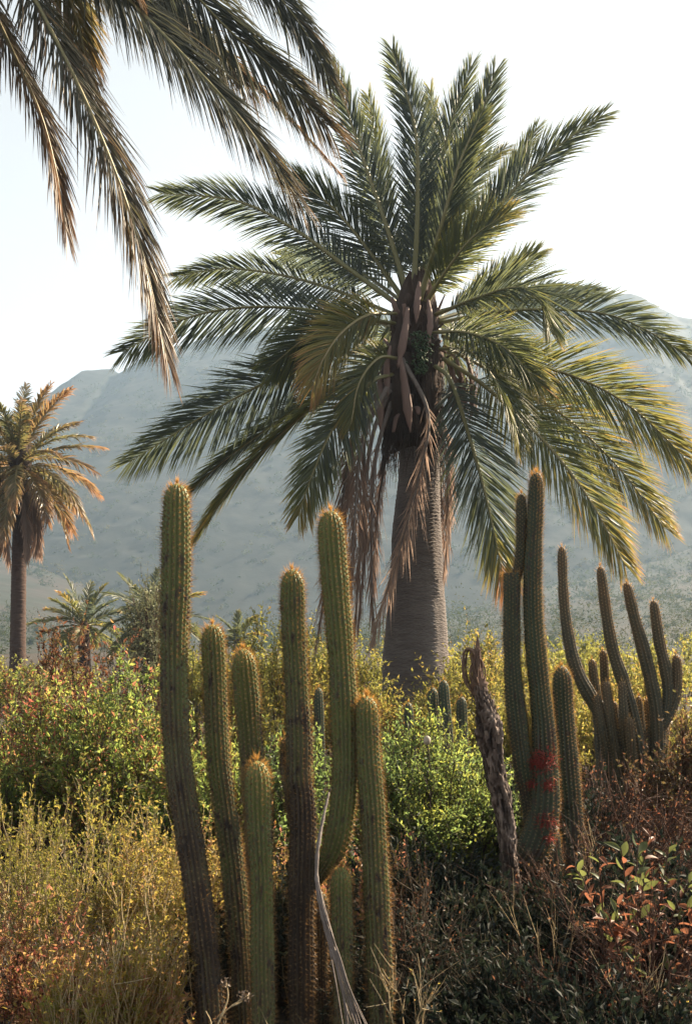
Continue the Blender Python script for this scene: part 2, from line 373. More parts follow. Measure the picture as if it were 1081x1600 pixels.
# ------------------------------------------------------------------ palms
def frond_geo(P, S_of, nleaf, L, width, alpha=(62, 24), lift=24, droop=.25, t0=.16, dry=(0, .5), rs=None, r0=.035, jitter=1.0, gap=0.0, fold=0.0):
    """P: (k,3) rachis points base->tip. returns (rachis Geo, leaflet Geo)"""
    C = spline(P, 44); T = tangents(C); S = S_of(C, T)
    S = unit(S - T * np.sum(S * T, 1, keepdims=True)); N = np.cross(S, T)
    N = np.where((N[:, 2:3].mean() < 0), -N, N)
    ln = np.linalg.norm(np.diff(C, axis=0), axis=1).sum()
    g1 = Geo(); tt = np.linspace(0, 1, 44)
    tube(g1, C, r0 * (1 - tt) ** .8 + .0045, 6, a=np.r_[np.repeat(np.clip(.25 + .5 * dry[0] + .35 * tt, 0, 1), 6), .3, .8], flat=.6)
    g2 = Geo()
    t = np.linspace(t0, .995, nleaf)
    for s in (-1, 1):
        tj = np.clip(t + rs.normal(size=nleaf) * .3 / nleaf, t0, 1)
        keep = rs.random(nleaf) >= gap
        tj = tj[keep]; m = len(tj)
        ip = lambda A: np.stack([np.interp(tj, tt, A[:, k]) for k in range(3)], 1)
        p, t_, s_, n_ = ip(C), unit(ip(T)), unit(ip(S)), unit(ip(N))
        u = (tj - t0) / (1 - t0)
        al = np.radians(alpha[0] + (alpha[1] - alpha[0]) * u ** .8 + rs.normal(size=m) * 4 * jitter)
        be = np.radians(lift + rs.normal(size=m) * 9 * jitter)
        side = s * s_ * np.cos(be)[:, None] + n_ * np.sin(be)[:, None]
        d = unit(np.cos(al)[:, None] * t_ + np.sin(al)[:, None] * side)
        prof = np.interp(u, [0, .08, .3, .6, .85, 1], [.45, .7, 1, .95, .68, .42])
        l = L * prof * (1 + rs.normal(size=m) * .06 * jitter)
        w = width * np.interp(u, [0, .2, .8, 1], [.8, 1, .9, .6])
        wd = unit(t_ - d * np.sum(t_ * d, 1, keepdims=True))
        bn = np.cross(d, wd)
        rot = np.radians(rs.normal(size=m) * 22 * jitter)[:, None]
        wd2 = wd * np.cos(rot) + bn * np.sin(rot); bn2 = np.cross(d, wd2)
        us = np.array([0, .3, .68, 1.0]); ws = np.array([.55, 1, .85, .06])
        dr = droop * (1 + rs.normal(size=m) * .35 * jitter)
        rows = []
        for uu, ww in zip(us, ws):
            c = p + d * (l * uu)[:, None] + np.array([0, 0, -1.0]) * (l * dr * uu ** 2.2)[:, None]
            hw = (w * ww * .5)[:, None]
            rows += [c - wd2 * hw + bn2 * hw * .45, c, c + wd2 * hw + bn2 * hw * .45]
        V = np.stack(rows, 1)                     # m,12,3
        tri = grid_tris(4, 3, False)
        tri = (tri[None] + (np.arange(m) * 12)[:, None, None]).reshape(-1, 3)
        a = np.clip(dry[0] + rs.normal(size=m)[:, None] * .10 + (dry[1] * u ** 3)[:, None] + np.repeat(np.array([0, .0, .05, .28]), 3)[None, :], 0, 1)
        g2.add(V.reshape(-1, 3), tri, a.ravel())
    return g1, g2

def face_side(phi):
    """leaf blade turned phi degrees away from facing along the y axis"""
    c, s = math.cos(R(phi)), math.sin(R(phi))
    def f(C, T):
        Pp = unit(np.stack([-T[:, 2], 0 * T[:, 0], T[:, 0]], 1)); V = np.broadcast_to(np.array([0, 1.0, 0]), T.shape)
        return c * Pp + s * V
    return f

def nat_side(roll=0):
    """blade as it grows: level across, turned roll degrees about the stalk"""
    def f(C, T):
        h = unit(C[len(C) // 2] - C[0]); h = unit(np.array([h[0], h[1], 0]) + 1e-6)
        S0 = np.array([-h[1], h[0], 0]); S = unit(S0 - T * (T @ S0)[:, None]); N = np.cross(T, S)
        return math.cos(R(roll)) * S + math.sin(R(roll)) * N
    return f

def add_frond(palm, P, side, mats, label=None, name='frond', **kw):
    g1, g2 = frond_geo(P, side, **kw)
    f = part(name, g1, mats[0], palm, label=label)
    part('leaflets', g2, mats[1], f, smooth=False, kind='stuff', origin=tuple(palm['_o']))
    return f

def palm_trunk(palm, prof, lean, mat, rings=60, sides=40, ring_amp=.012, seed=0):
    """prof rows: (z, radius, cx, cy)"""
    q = spline(np.array([[p[2], p[3], p[0], p[1]] for p in prof]), rings * 6)
    C = q[:, :3]; rad = q[:, 3]
    th = np.linspace(0, 2 * math.pi, sides, endpoint=False)
    n = len(C); V = np.zeros((n, sides, 3)); ph = np.arange(n) / 6.0
    zz = C[:, 2][:, None] + 0 * th[None]
    nz = fbm(np.stack([np.cos(th)[None] * 2 + 0 * zz, np.sin(th)[None] * 2 + 0 * zz, zz * 1.2], -1), seed, 4) - .5
    wob = nz * 5.0
    saw = ((ph[:, None] + wob) % 1.0)
    r = rad[:, None] * (1 + .11 * nz) + ring_amp * (saw ** 2 - .5) * (.5 + 1.2 * fbm(np.stack([np.cos(th)[None] * 1.5 + 0 * zz, np.sin(th)[None] * 1.5 + 0 * zz, zz * 2.5], -1), seed + 8, 3)) + .02 * rad[:, None] * (fbm(np.stack([np.cos(th)[None] * 5 + 0 * zz, np.sin(th)[None] * 5 + 0 * zz, zz * 9], -1), seed + 4, 3) - .5)
    V[..., 0] = C[:, None, 0] + r * np.cos(th)[None]; V[..., 1] = C[:, None, 1] + r * np.sin(th)[None]; V[..., 2] = zz
    g = Geo(); tint = np.clip(.62 - .45 * (saw < .3) + 1.3 * nz, 0, 1)
    g.add(V.reshape(-1, 3), grid_tris(n, sides), tint.ravel())
    return part('trunk', g, mat, palm)

def hang_fibre(g, c, r, z0, z1, n, rs, ln=.5, wd=.012, out=.25):
    """frayed strips hanging round a palm's neck"""
    th = rs.random(n) * 2 * math.pi; z = z0 + (z1 - z0) * rs.random(n)
    p = np.stack([c[0] + r * np.cos(th), c[1] + r * np.sin(th), z], 1)
    o = np.stack([np.cos(th), np.sin(th), 0 * th], 1)
    l = ln * (.5 + rs.random(n))
    k = np.linspace(0, 1, 4)
    P = p[:, None, :] + o[:, None, :] * (out * l[:, None] * k[None] ** .6)[..., None] + np.array([0, 0, -1.0]) * (l[:, None] * k[None])[..., None] + rs.normal(size=(n, 4, 3)) * .02
    many_tubes(g, P, np.full(n, wd * .5), np.full(n, wd * .15), 3, rs.random(n))

def build_main_palm():
    D = 16.8; rs = np.random.default_rng(11)
    base = W(650, 1190, D); base[2] = float(ground_h(base[0], base[1]))
    palm = thing('wine_palm', 'massive palm with swollen grey trunk and full green crown at centre', 'palm', base)
    wp = lambda x, y, dd=0: W(x, y, D + dd)
    px = F / D
    prof = [(-.2, 56 / px, 650), (W(0, 1150, D)[2], 54 / px, 650), (W(0, 1100, D)[2], 53 / px, 650), (W(0, 1040, D)[2], 52 / px, 649), (W(0, 977, D)[2], 48 / px, 650),
            (W(0, 900, D)[2], 42 / px, 651), (W(0, 840, D)[2], 39 / px, 651), (W(0, 790, D)[2], 35.5 / px, 653), (W(0, 740, D)[2], 32 / px, 655), (W(0, 680, D)[2], 31 / px, 656), (W(0, 600, D)[2], 30 / px, 652), (W(0, 480, D)[2], 18 / px, 648)]
    palm_trunk(palm, [(z, r, (cx - 540.5) / F * D, D) for z, r, cx in prof], 0, M['palm_trunk'], rings=120, sides=72, ring_amp=.011, seed=2)
    # fibrous neck where old leaf bases cling
    g = Geo(); pr = [(705, 30, 655), (690, 40, 648), (660, 47, 643), (620, 47, 642), (575, 43, 643), (530, 36, 646), (490, 30, 648), (455, 22, 650), (425, 9, 651)]
    q = spline(np.array([[(cx - 540.5) / F * D, D, W(0, y, D)[2], r / px] for y, r, cx in pr]), 50)
    th = np.linspace(0, 2 * math.pi, 48, endpoint=False)
    zz = q[:, 2][:, None] + 0 * th[None]
    nz = fbm(np.stack([np.cos(th)[None] * 4 + 0 * zz, np.sin(th)[None] * 4 + 0 * zz, zz * 1.5], -1), 7, 4) - .5
    r = q[:, 3][:, None] * (1 + .75 * nz)
    V = np.stack([q[:, 0][:, None] + r * np.cos(th), q[:, 1][:, None] + r * np.sin(th), zz + .3 * nz], -1)
    g.add(V.reshape(-1, 3), grid_tris(50, 48), np.clip(.4 + nz, 0, 1).ravel())
    part('leaf_base_mass', g, M['fibre'], palm)
    g = Geo(); c = wp(644, 600)
    hang_fibre(g, c, .40, W(0, 690, D)[2], W(0, 540, D)[2], 1100, rs, .6, .016, .16)
    hang_fibre(g, wp(648, 500), .28, W(0, 570, D)[2], W(0, 470, D)[2], 260, rs, .4, .016, .3)
    part('fibre', g, M['fibre'], palm, kind='stuff')
    for i in range(64):          # stubs of old leaf stalks round the neck
        f = i / 63.0; a = i * 2.399 + rs.normal() * .15; yy = 690 - 215 * f
        rr_ = np.interp(f, [0, .3, .6, 1], [32, 40, 35, 14]) / px; c0 = wp(np.interp(f, [0, .5, 1], [645, 641, 649]), yy); o = np.array([math.cos(a), math.sin(a), 0])
        e = np.interp(f, [0, .3, .7, 1], [-.9, -.3, .5, 1.3]) + rs.normal() * .15; ln = .14 + .22 * rs.random()
        C = spline([c0 + o * rr_ * .5, c0 + o * (rr_ + ln * .35) + np.array([0, 0, .1]), c0 + o * (rr_ + ln * .8) + np.array([0, 0, .1 + e * ln])], 9)
        g = Geo(); tube(g, C, np.linspace(.085, .028, 9) * (1 + .08 * rs.normal(size=9)), 7, a=rs.random(), flat=.45); part('leaf_base', g, M['spathe'] if rs.random() < .35 else M['fibre'], palm)
    # woody spathes and flower stalks
    for pts, rr in (([(637, 480, -.45), (632, 520, -.62), (621, 576, -.66)], 9), ([(626, 560, -.62), (634, 615, -.72), (641, 676, -.66)], 10), ([(594, 588, -.5), (592, 625, -.6), (594, 672, -.6)], 10),
                    ([(655, 440, -.3), (652, 470, -.45), (650, 505, -.5)], 8), ([(668, 465, -.3), (672, 500, -.5), (668, 540, -.55)], 7), ([(610, 540, -.5), (604, 575, -.6), (606, 620, -.62)], 7)):
        g = Geo(); C = spline([wp(*p) for p in pts], 18); u = np.linspace(0, 1, 18)
        tube(g, C, rr / px * .72 * np.interp(u, [0, .25, .7, 1], [.35, .75, 1, .08]) * (1 + .06 * rs.normal(size=18)), 10, flat=.55)
        part('spathe', g, M['spathe'], palm)
    for pts in ([(690, 548, -.2), (712, 560, -.3), (722, 600, -.3), (724, 640, -.3)], [(690, 545, -.1), (722, 548, -.2), (736, 590, -.2), (738, 650, -.2)], [(688, 555, -.2), (704, 575, -.35), (709, 610, -.35), (708, 640, -.3)]):
        g = Geo(); C = spline([wp(*p) for p in pts], 20)
        tube(g, C, np.interp(np.linspace(0, 1, 20), [0, .4, .8, 1], [.025, .05, .08, .02]), 8, flat=.6)
        hang_fibre(g, C[14], .06, C[18][2], C[8][2], 60, rs, .25, .02, .1)
        part('spent_flower_stalk', g, M['spathe'], palm)
    g = Geo()
    for i in range(260):       # bunch of small green fruit
        u = rs.random(); p = wp(657 + rs.normal() * 9 * (1 - .3 * u), 518 + 66 * u, -.52 - .1 * rs.random())
        s = .016 + .01 * rs.random(); o = np.array([[1, 0, 0], [-1, 0, 0], [0, 1, 0], [0, -1, 0], [0, 0, 1], [0, 0, -1]]) * s
        g.add(p + o, [(0, 2, 4), (2, 1, 4), (1, 3, 4), (3, 0, 4), (2, 0, 5), (1, 2, 5), (3, 1, 5), (0, 3, 5)], rs.random())
    part('fruit_bunch', g, M['fruit'], palm, kind='stuff')
    # the fronds, base to tip: (column, row, metres behind the trunk axis), turn of the blade, leaflet length in px, dry and sunlit tint, extra
    FR = [
     ([(640, 470, 0), (606, 360, .1), (566, 245, .2), (521, 108, .2)], 10, 62, .05, {'k': 1.36, 't0': .11, 'alpha': (43, 17)}),
     ([(645, 465, -.1), (652, 330, -.2), (648, 200, -.3), (612, 76, -.2)], 5, 60, .0, {'k': 1.36, 't0': .11, 'alpha': (43, 17)}),
     ([(655, 465, .1), (676, 330, .3), (700, 210, .5), (736, 103, .6)], 25, 62, .05, {'k': 1.36, 't0': .11, 'alpha': (43, 17)}),
     ([(658, 465, 0), (700, 330, 0), (740, 220, .1), (773, 112, .2)], 5, 64, .0, {'k': 1.36, 't0': .11, 'alpha': (43, 17)}),
     ([(660, 468, .2), (722, 380, .6), (785, 290, .9), (838, 200, 1.0)], 35, 58, .12, {'k': 1.36, 't0': .11, 'alpha': (43, 17)}),
     ([(664, 470, -.1), (730, 390, -.2), (800, 300, -.2), (860, 238, -.1), (941, 180, 0)], 12, 66, .1, {'k': 1.36, 't0': .11, 'alpha': (43, 17)}),
     ([(628, 465, .2), (575, 390, .4), (520, 325, .6), (452, 272, .7)], 10, 66, .08, {'k': 1.36, 't0': .11, 'alpha': (43, 17)}),
     ([(620, 475, .1), (545, 420, .2), (460, 358, .3), (370, 314, .3), (250, 302, .2)], 20, 60, .0, {}),
     ([(612, 490, .4), (520, 452, .9), (430, 428, 1.3), (345, 420, 1.5), (272, 434, 1.5)], 18, 52, .05, {}),
     ([(606, 505, .0), (500, 486, -.1), (390, 480, -.2), (290, 498, -.2), (192, 550, -.1)], 8, 66, .0, {}),
     ([(604, 545, -.2), (520, 556, -.6), (420, 595, -1.0), (310, 655, -1.2), (203, 722, -1.2)], 8, 68, .0, {}),
     ([(606, 555, .3), (520, 600, .7), (420, 668, 1.0), (350, 720, 1.1), (292, 772, 1.1)], 66, 58, .1, {'alpha': (34, 14)}),
     ([(604, 565, -.2), (540, 598, -.4), (450, 668, -.5), (370, 750, -.5), (298, 852, -.4)], 74, 54, .35, {'alpha': (30, 12)}),
     ([(612, 585, -.5), (575, 600, -1.0), (520, 670, -1.4), (488, 740, -1.5), (466, 806, -1.5)], 20, 60, .15, {'dry1': .6}),
     ([(618, 490, -.3), (575, 492, -1.0), (535, 518, -1.5), (505, 560, -1.8), (488, 605, -1.9)], 40, 62, .55, {}),
     ([(676, 490, .1), (735, 470, .3), (785, 435, .4), (838, 396, .4)], 40, 60, .15, {}),
     ([(680, 492, -.3), (740, 468, -.8), (800, 450, -1.2), (840, 462, -1.4), (858, 515, -1.5)], 40, 64, .2, {}),
     ([(684, 505, .1), (770, 488, .3), (870, 484, .4), (970, 498, .4), (1085, 560, .3)], 14, 62, .05, {'dry1': .5}),
     ([(680, 500, .6), (760, 478, 1.2), (850, 462, 1.8), (935, 456, 2.0)], 25, 56, .1, {}),
     ([(690, 525, -.1), (780, 556, -.4), (900, 590, -.7), (990, 640, -.8), (1082, 728, -.8)], 6, 74, .42, {'dry1': .2}),  # this and next two: sunlit yellow-green painted in as leaflet tint
     ([(692, 540, .2), (780, 588, .5), (880, 650, .8), (965, 730, .9), (1038, 826, .9)], 10, 74, .42, {'dry1': .2}),
     ([(692, 560, -.3), (760, 606, -.7), (850, 690, -1.1), (920, 780, -1.2), (976, 884, -1.2)], 12, 70, .42, {'dry1': .2}),
     ([(680, 572, -.5), (704, 596, -.9), (735, 690, -1.2), (762, 790, -1.3), (788, 912, -1.3)], 8, 72, .0, {'dry1': 1.0}),
     ([(688, 545, -.5), (730, 548, -1.2), (770, 590, -1.7), (795, 640, -1.9), (806, 695, -1.95)], 55, 58, .3, {}),
     ([(655, 470, -.3), (690, 350, -.7), (716, 260, -.9), (752, 176, -.9)], 15, 60, .15, {'k': 1.1, 't0': .14, 'alpha': (38, 15)}),
     ([(616, 505, -.3), (560, 500, -.8), (490, 520, -1.2), (420, 575, -1.4)], 25, 58, .15, {}),
     ([(672, 520, -.4), (730, 520, -1.0), (790, 545, -1.4), (840, 600, -1.6)], 25, 60, .3, {}),
     ([(622, 560, -.5), (590, 560, -1.0), (560, 600, -1.3), (548, 665, -1.4)], 45, 50, .4, {}),
     # behind and between
     ([(636, 470, .3), (600, 340, .9), (590, 240, 1.3), (575, 150, 1.5)], 40, 56, .2, {}),
     ([(646, 470, .3), (664, 320, .9), (676, 230, 1.3), (672, 140, 1.5)], 45, 56, .2, {}),
     ([(652, 470, .4), (700, 350, 1.2), (745, 270, 1.8), (790, 230, 2.2)], 30, 56, .25, {}),
     ([(640, 480, .4), (570, 430, 1.4), (505, 405, 2.3), (440, 400, 2.9)], 30, 54, .1, {}),
     ([(662, 478, -.2), (700, 420, -.7), (740, 370, -1.0), (792, 335, -1.1)], 35, 60, .35, {}),
     ([(648, 475, .5), (650, 400, 1.6), (655, 360, 2.6), (660, 350, 3.4)], 20, 54, .2, {}),
     ([(620, 510, .4), (560, 505, 1.6), (500, 530, 2.6), (450, 590, 3.2)], 30, 54, .15, {}),
     ([(678, 515, .5), (740, 520, 1.6), (800, 545, 2.5), (850, 600, 3.0)], 30, 56, .25, {}),
     ([(655, 500, .6), (680, 500, 1.8), (700, 540, 2.9), (715, 620, 3.4)], 20, 54, .2, {}),
     ([(632, 500, .6), (610, 505, 1.8), (590, 550, 2.8), (570, 640, 3.3)], 20, 54, .2, {}),
    ]
    for P, phi, L, dry, ex in FR:
        pts = [wp(*p) for p in P]
        ln = sum(np.linalg.norm(pts[i + 1] - pts[i]) for i in range(len(pts) - 1))
        add_frond(palm, pts, face_side(phi), (M['rachis'], M['frond_leaf']), nleaf=int(100 + 22 * ln), L=L / px * ex.get('k', 1.28), width=.024, alpha=ex.get('alpha', (56, 22)), lift=18, droop=.14, t0=ex.get('t0', .16), dry=(dry, ex.get('dry1', .25)), rs=rs, r0=.045)
    # dead skirt
    DEAD = [
     ([(628, 560, -.5), (668, 645, -.9), (655, 740, -1.0), (624, 860, -.95), (580, 1005, -.8)], 34, .85),
     ([(608, 590, -.4), (560, 665, -.7), (540, 800, -.8), (512, 900, -.8), (494, 1010, -.75)], 36, .45),
     ([(612, 600, -.4), (580, 690, -.7), (566, 830, -.75), (553, 1005, -.7)], 36, .35),
     ([(610, 610, -.5), (556, 670, -.9), (536, 780, -1.0), (528, 910, -1.0)], 34, .45),
     ([(614, 620, -.3), (586, 720, -.55), (580, 860, -.6), (584, 1000, -.55)], 34, .55),
     ([(606, 600, -.1), (570, 680, -.2), (572, 820, -.2), (560, 980, -.15)], 36, .3),
     ([(604, 605, -.7), (566, 690, -1.1), (555, 800, -1.1), (546, 930, -1.05)], 32, .6),
     ([(680, 630, -.2), (698, 720, -.35), (699, 800, -.35), (694, 900, -.3)], 26, .75),
     ([(676, 620, .2), (700, 690, .3), (704, 770, .3), (698, 840, .3)], 30, .6),
     ([(670, 620, .4), (684, 700, .6), (690, 800, .7), (688, 890, .6)], 30, .5),
     ([(630, 620, .4), (606, 700, .7), (590, 800, .8), (585, 920, .7)], 34, .4),
    ]
    for k, (P, L, dry) in enumerate(DEAD):
        add_frond(palm, [wp(*p) for p in P], face_side(30 + 25 * (k % 3)), (M['rachis_dead'], M['frond_dead']), name='dead_frond', label='brown dead frond hanging beside the trunk' if k else 'pinkish grey dead frond hanging across the trunk',
                  nleaf=110, L=L / px * 1.5, width=.017, alpha=(26, 9), lift=10, droop=.3, dry=(dry, 0.1), rs=rs, r0=.034, jitter=2.2, t0=.2, gap=.12)
    return palm
build_main_palm()

def arc_frond(c, az, el, ln, bend, k=6):
    """rachis leaving c at elevation el and sagging by bend degrees towards its tip"""
    P = [np.array(c, float)]; e = el
    for i in range(k - 1):
        d = np.array([math.cos(R(e)) * math.sin(R(az)), math.cos(R(e)) * math.cos(R(az)), math.sin(R(e))])
        P.append(P[-1] + d * ln / (k - 1)); e -= bend / (k - 1)
    return P

def random_crown(palm, c, n, ln, rs, mats, L, width, nleaf, el=(80, -55), dry=(.3, .5), bend=60, dead=0, droop=.3):
    for i in range(n):
        f = (i + .5) / n; e = el[0] + (el[1] - el[0]) * f ** .9 + rs.normal() * 5
        az = i * 137.5 + rs.normal() * 8
        l = ln * (.82 + .3 * rs.random())
        P = arc_frond(c, az, e, l, bend * (.7 + .6 * rs.random()) * (0.55 + .45 * math.cos(R(max(-40, min(80, e))))) )
        isd = i >= n - dead
        add_frond(palm, P, nat_side(rs.normal() * 18), mats if not isd else (M['rachis_dead'], M['frond_dead']), name='dead_frond' if isd else 'frond', nleaf=nleaf, L=L, width=width, alpha=(55, 22) if not isd else (32, 14),
                  lift=18, droop=droop, dry=(min(1, max(0, dry[0] + rs.normal() * .15 + .25 * f)), dry[1]), rs=rs, r0=.035)

def build_left_palm():
    D = 40.0; rs = np.random.default_rng(23); px = F / D
    b = W(28, 1080, D); b[2] = float(ground_h(b[0], b[1]))
    p = thing('wine_palm', 'tall slim palm with rusty brown crown at left edge', 'palm', b)
    x = b[0]; zt = W(0, 730, D)[2]
    palm_trunk(p, [(b[2] - .2, 15 / px, x, D), (b[2] + .8, 12.5 / px, x, D), (zt * .5, 11.5 / px, x + .05, D), (zt * .8, 11 / px, x + .1, D), (zt - .6, 11 / px, x + .1, D), (zt + .5, 7 / px, x + .1, D)], 0, M['palm_trunk_warm'], rings=60, sides=24, ring_amp=.02, seed=6)
    g = Geo(); C = spline([W(32, 745, D), W(32, 715, D), W(30, 690, D), W(29, 668, D)], 16)
    tube(g, C, np.interp(np.linspace(0, 1, 16), [0, .35, .75, 1], [.3, .48, .42, .08]), 14)
    hang_fibre(g, C[8], .35, C[3][2], C[14][2], 120, rs, .5, .03, .2)
    part('leaf_base_mass', g, M['fibre'], p)
    random_crown(p, W(30, 728, D), 50, 3.7, rs, (M['rachis'], M['frond_gold']), .72, .062, 60, el=(84, -66), dry=(.34, .4), bend=52, dead=9, droop=.35)
build_left_palm()

def small_palm(label, x, y, D, ln, trunk_top, n, seed, mats, dry, el=(78, -25)):
    rs = np.random.default_rng(seed)
    b = W(x, 1050, D); b[2] = float(ground_h(b[0], b[1]))
    p = thing('young_palm', label, 'palm', b, 'young palms behind the shrubs')
    c = W(x, y, D)
    palm_trunk(p, [(b[2] - .2, .34, b[0], D), (b[2] + (c[2] - b[2]) * .5, .27, b[0], D), (c[2], .2, c[0], D), (c[2] + .3, .08, c[0], D)], 0, M['palm_trunk_warm'], rings=20, sides=18, ring_amp=.02, seed=seed)
    random_crown(p, c, n, ln, rs, mats, .55, .06, 40, el=el, dry=dry, bend=48, droop=.2)
small_palm('low grey-green palm showing above the rust shrub at left', 132, 978, 44, 2.2, 0, 26, 31, (M['rachis'], M['frond_leaf']), (.15, .3))
small_palm('young palm rising just behind the tallest left cactus', 238, 968, 40, 2.3, 0, 28, 32, (M['rachis'], M['frond_leaf']), (.1, .35), el=(80, -45))
small_palm('smallest distant palm between the second and third cactus', 372, 1003, 52, 1.6, 0, 18, 33, (M['rachis'], M['frond_leaf']), (.1, .3))

def build_near_palm():
    D = 10.0; rs = np.random.default_rng(17); px = F / D
    b = W(-150, 1320, D); b[2] = float(ground_h(b[0], b[1]))
    p = thing('wine_palm', 'overhanging palm whose fronds droop into the upper left corner', 'palm', b)
    wp = lambda x, y, dd=0: W(x, y, D + dd)
    c = wp(-130, -250)
    palm_trunk(p, [(b[2] - .2, .5, b[0] - .3, D), (2, .46, b[0] - .3, D), (5.5, .38, b[0] - .25, D), (8.2, .3, b[0] - .1, D), (9.8, .25, c[0], D), (10.6, .1, c[0], D)], 0, M['palm_trunk'], rings=70, sides=32, ring_amp=.02, seed=3)
    FR = [
     ([(-110, -240, 0), (-20, -130, -.4), (70, 30, -.7), (150, 195, -.9), (215, 370, -.9), (262, 565, -.85)], 58, 92, .35, {'lift': 8}),
     ([(-120, -230, -.1), (-60, -90, -.3), (10, 60, -.5), (60, 170, -.6), (86, 260, -.6), (104, 362, -.55)], 72, 78, .5, {'lift': 8}),
     ([(-110, -250, .2), (0, -160, .3), (80, -60, .3), (120, 30, .3), (142, 140, .25)], 10, 72, .3, {'gold': 1}),
     ([(-100, -250, 0), (40, -150, -.2), (180, -20, -.4), (290, 90, -.5), (380, 190, -.5), (462, 305, -.45)], 42, 96, .1, {}),
     ([(-100, -260, .2), (80, -160, .3), (250, -60, .3), (350, 40, .3), (430, 110, .3), (512, 196, .3)], 12, 110, .05, {'dry1': .5}),
     ([(-100, -265, .3), (100, -200, .7), (290, -110, .9), (400, -40, 1.0), (470, 40, 1.0), (517, 128, 1.0)], 20, 88, .0, {}),
     ([(-110, -255, .6), (60, -160, 1.5), (250, -10, 2.2), (380, 110, 2.5), (450, 180, 2.5), (532, 272, 2.5)], 78, 50, .25, {}),
     ([(-120, -235, -.2), (-90, -150, -.5), (-50, -40, -.7), (-25, 40, -.75), (-14, 120, -.7)], 60, 50, .3, {}),
     ([(-100, -255, -.1), (20, -170, -.3), (130, -90, -.4), (200, -30, -.4), (236, 40, -.35)], 65, 60, .3, {}),
     ([(-105, -250, .2), (20, -160, .5), (150, -60, .8), (270, 30, .9), (390, 130, .9)], 15, 90, .2, {}),
    ]
    for P, phi, L, dry, ex in FR:
        pts = [wp(*q) for q in P]; ln = sum(np.linalg.norm(pts[i + 1] - pts[i]) for i in range(len(pts) - 1))
        add_frond(p, pts, face_side(phi), (M['rachis'], M['frond_gold'] if 'gold' in ex else M['frond_dry']), nleaf=int(110 + 40 * ln), L=L / px * 1.3, width=.017, alpha=(44, 16), lift=ex.get('lift', 10), droop=.30, dry=(dry, ex.get('dry1', .45)), rs=rs, r0=.032)
    for i in range(22):       # the rest of the crown, above and left of the frame
        az = 180 + (i * 173 / 22) + rs.normal() * 6 if i < 14 else -80 + rs.random() * 100
        el = 70 - 85 * rs.random() if i < 14 else 35 + 45 * rs.random()
        add_frond(p, arc_frond(c, az, el, 3.6, 55), nat_side(rs.normal() * 15), (M['rachis'], M['frond_leaf']), nleaf=80, L=.55, width=.03, alpha=(55, 22), lift=18, droop=.2, dry=(.15, .4), rs=rs, r0=.032)
build_near_palm()

# ------------------------------------------------------------------ columnar cacti
def stem_geo(path, rad, ribs, per, step, rs, tint, depth=.16, tip=True):
    """path (k,3) from foot to tip with radii; returns stem, areoles, spine roots"""
    q = spline(np.column_stack([path, rad, tint]), 400)
    C = q[:, :3]; s = np.r_[0, np.cumsum(np.linalg.norm(np.diff(C, axis=0), axis=1))]
    n = max(12, int(s[-1] / step))
    u = np.linspace(0, s[-1], n); q = np.stack([np.interp(u, s, q[:, k]) for k in range(5)], 1)
    C, rad, tn = q[:, :3], q[:, 3].copy(), q[:, 4]
    # round the growing tip
    d = s[-1] - u; R0 = rad[-1] if not tip else rad[max(0, n - 1 - int(rad[-1] * 2 / step))]
    if tip:
        dome = np.clip(d / (R0 * 1.5), 0, 1); rad = rad * np.sqrt(np.maximum(1 - (1 - dome) ** 2, .0008))
    T, N, B = frames(C)
    m = ribs * per; th = np.linspace(0, 2 * math.pi, m, endpoint=False)
    prof = np.abs(np.cos(ribs * th / 2)) ** .9
    wav = .5 + .5 * np.cos(2 * math.pi * u / (step * 2.0))
    nz = (fbm(np.stack([np.cos(th)[None] * 1.5 + 0 * u[:, None], np.sin(th)[None] * 1.5 + 0 * u[:, None], u[:, None] * 5 + 0 * th[None]], -1), int(rs.integers(99)), 3) - .5)
    pin = fbm(np.stack([u * 7, 0 * u, 0 * u], 1), int(rs.integers(99)), 2) - .5
    dents = np.clip((fbm(np.stack([np.cos(th)[None] * 2.5 + 0 * u[:, None], np.sin(th)[None] * 2.5 + 0 * u[:, None], u[:, None] * 22 + 0 * th[None]], -1), int(rs.integers(99)), 3) - .63) * 9, 0, 1) * np.clip(tn * 2, .15, 1)[:, None]
    rad = rad * (1 + .16 * pin)
    r = rad[:, None] * (1 - depth * (1 - prof)[None] + .035 * wav[:, None] * (prof[None] > .8)) * (1 + .10 * nz)
    V = C[:, None] + r[..., None] * (np.cos(th)[None, :, None] * N[:, None] + np.sin(th)[None, :, None] * B[:, None])
    r = r * (1 - .05 * dents)
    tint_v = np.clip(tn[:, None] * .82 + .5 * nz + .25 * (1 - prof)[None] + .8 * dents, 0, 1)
    return C, T, N, B, r, rad, V, tint_v, m, n, u, s[-1], th

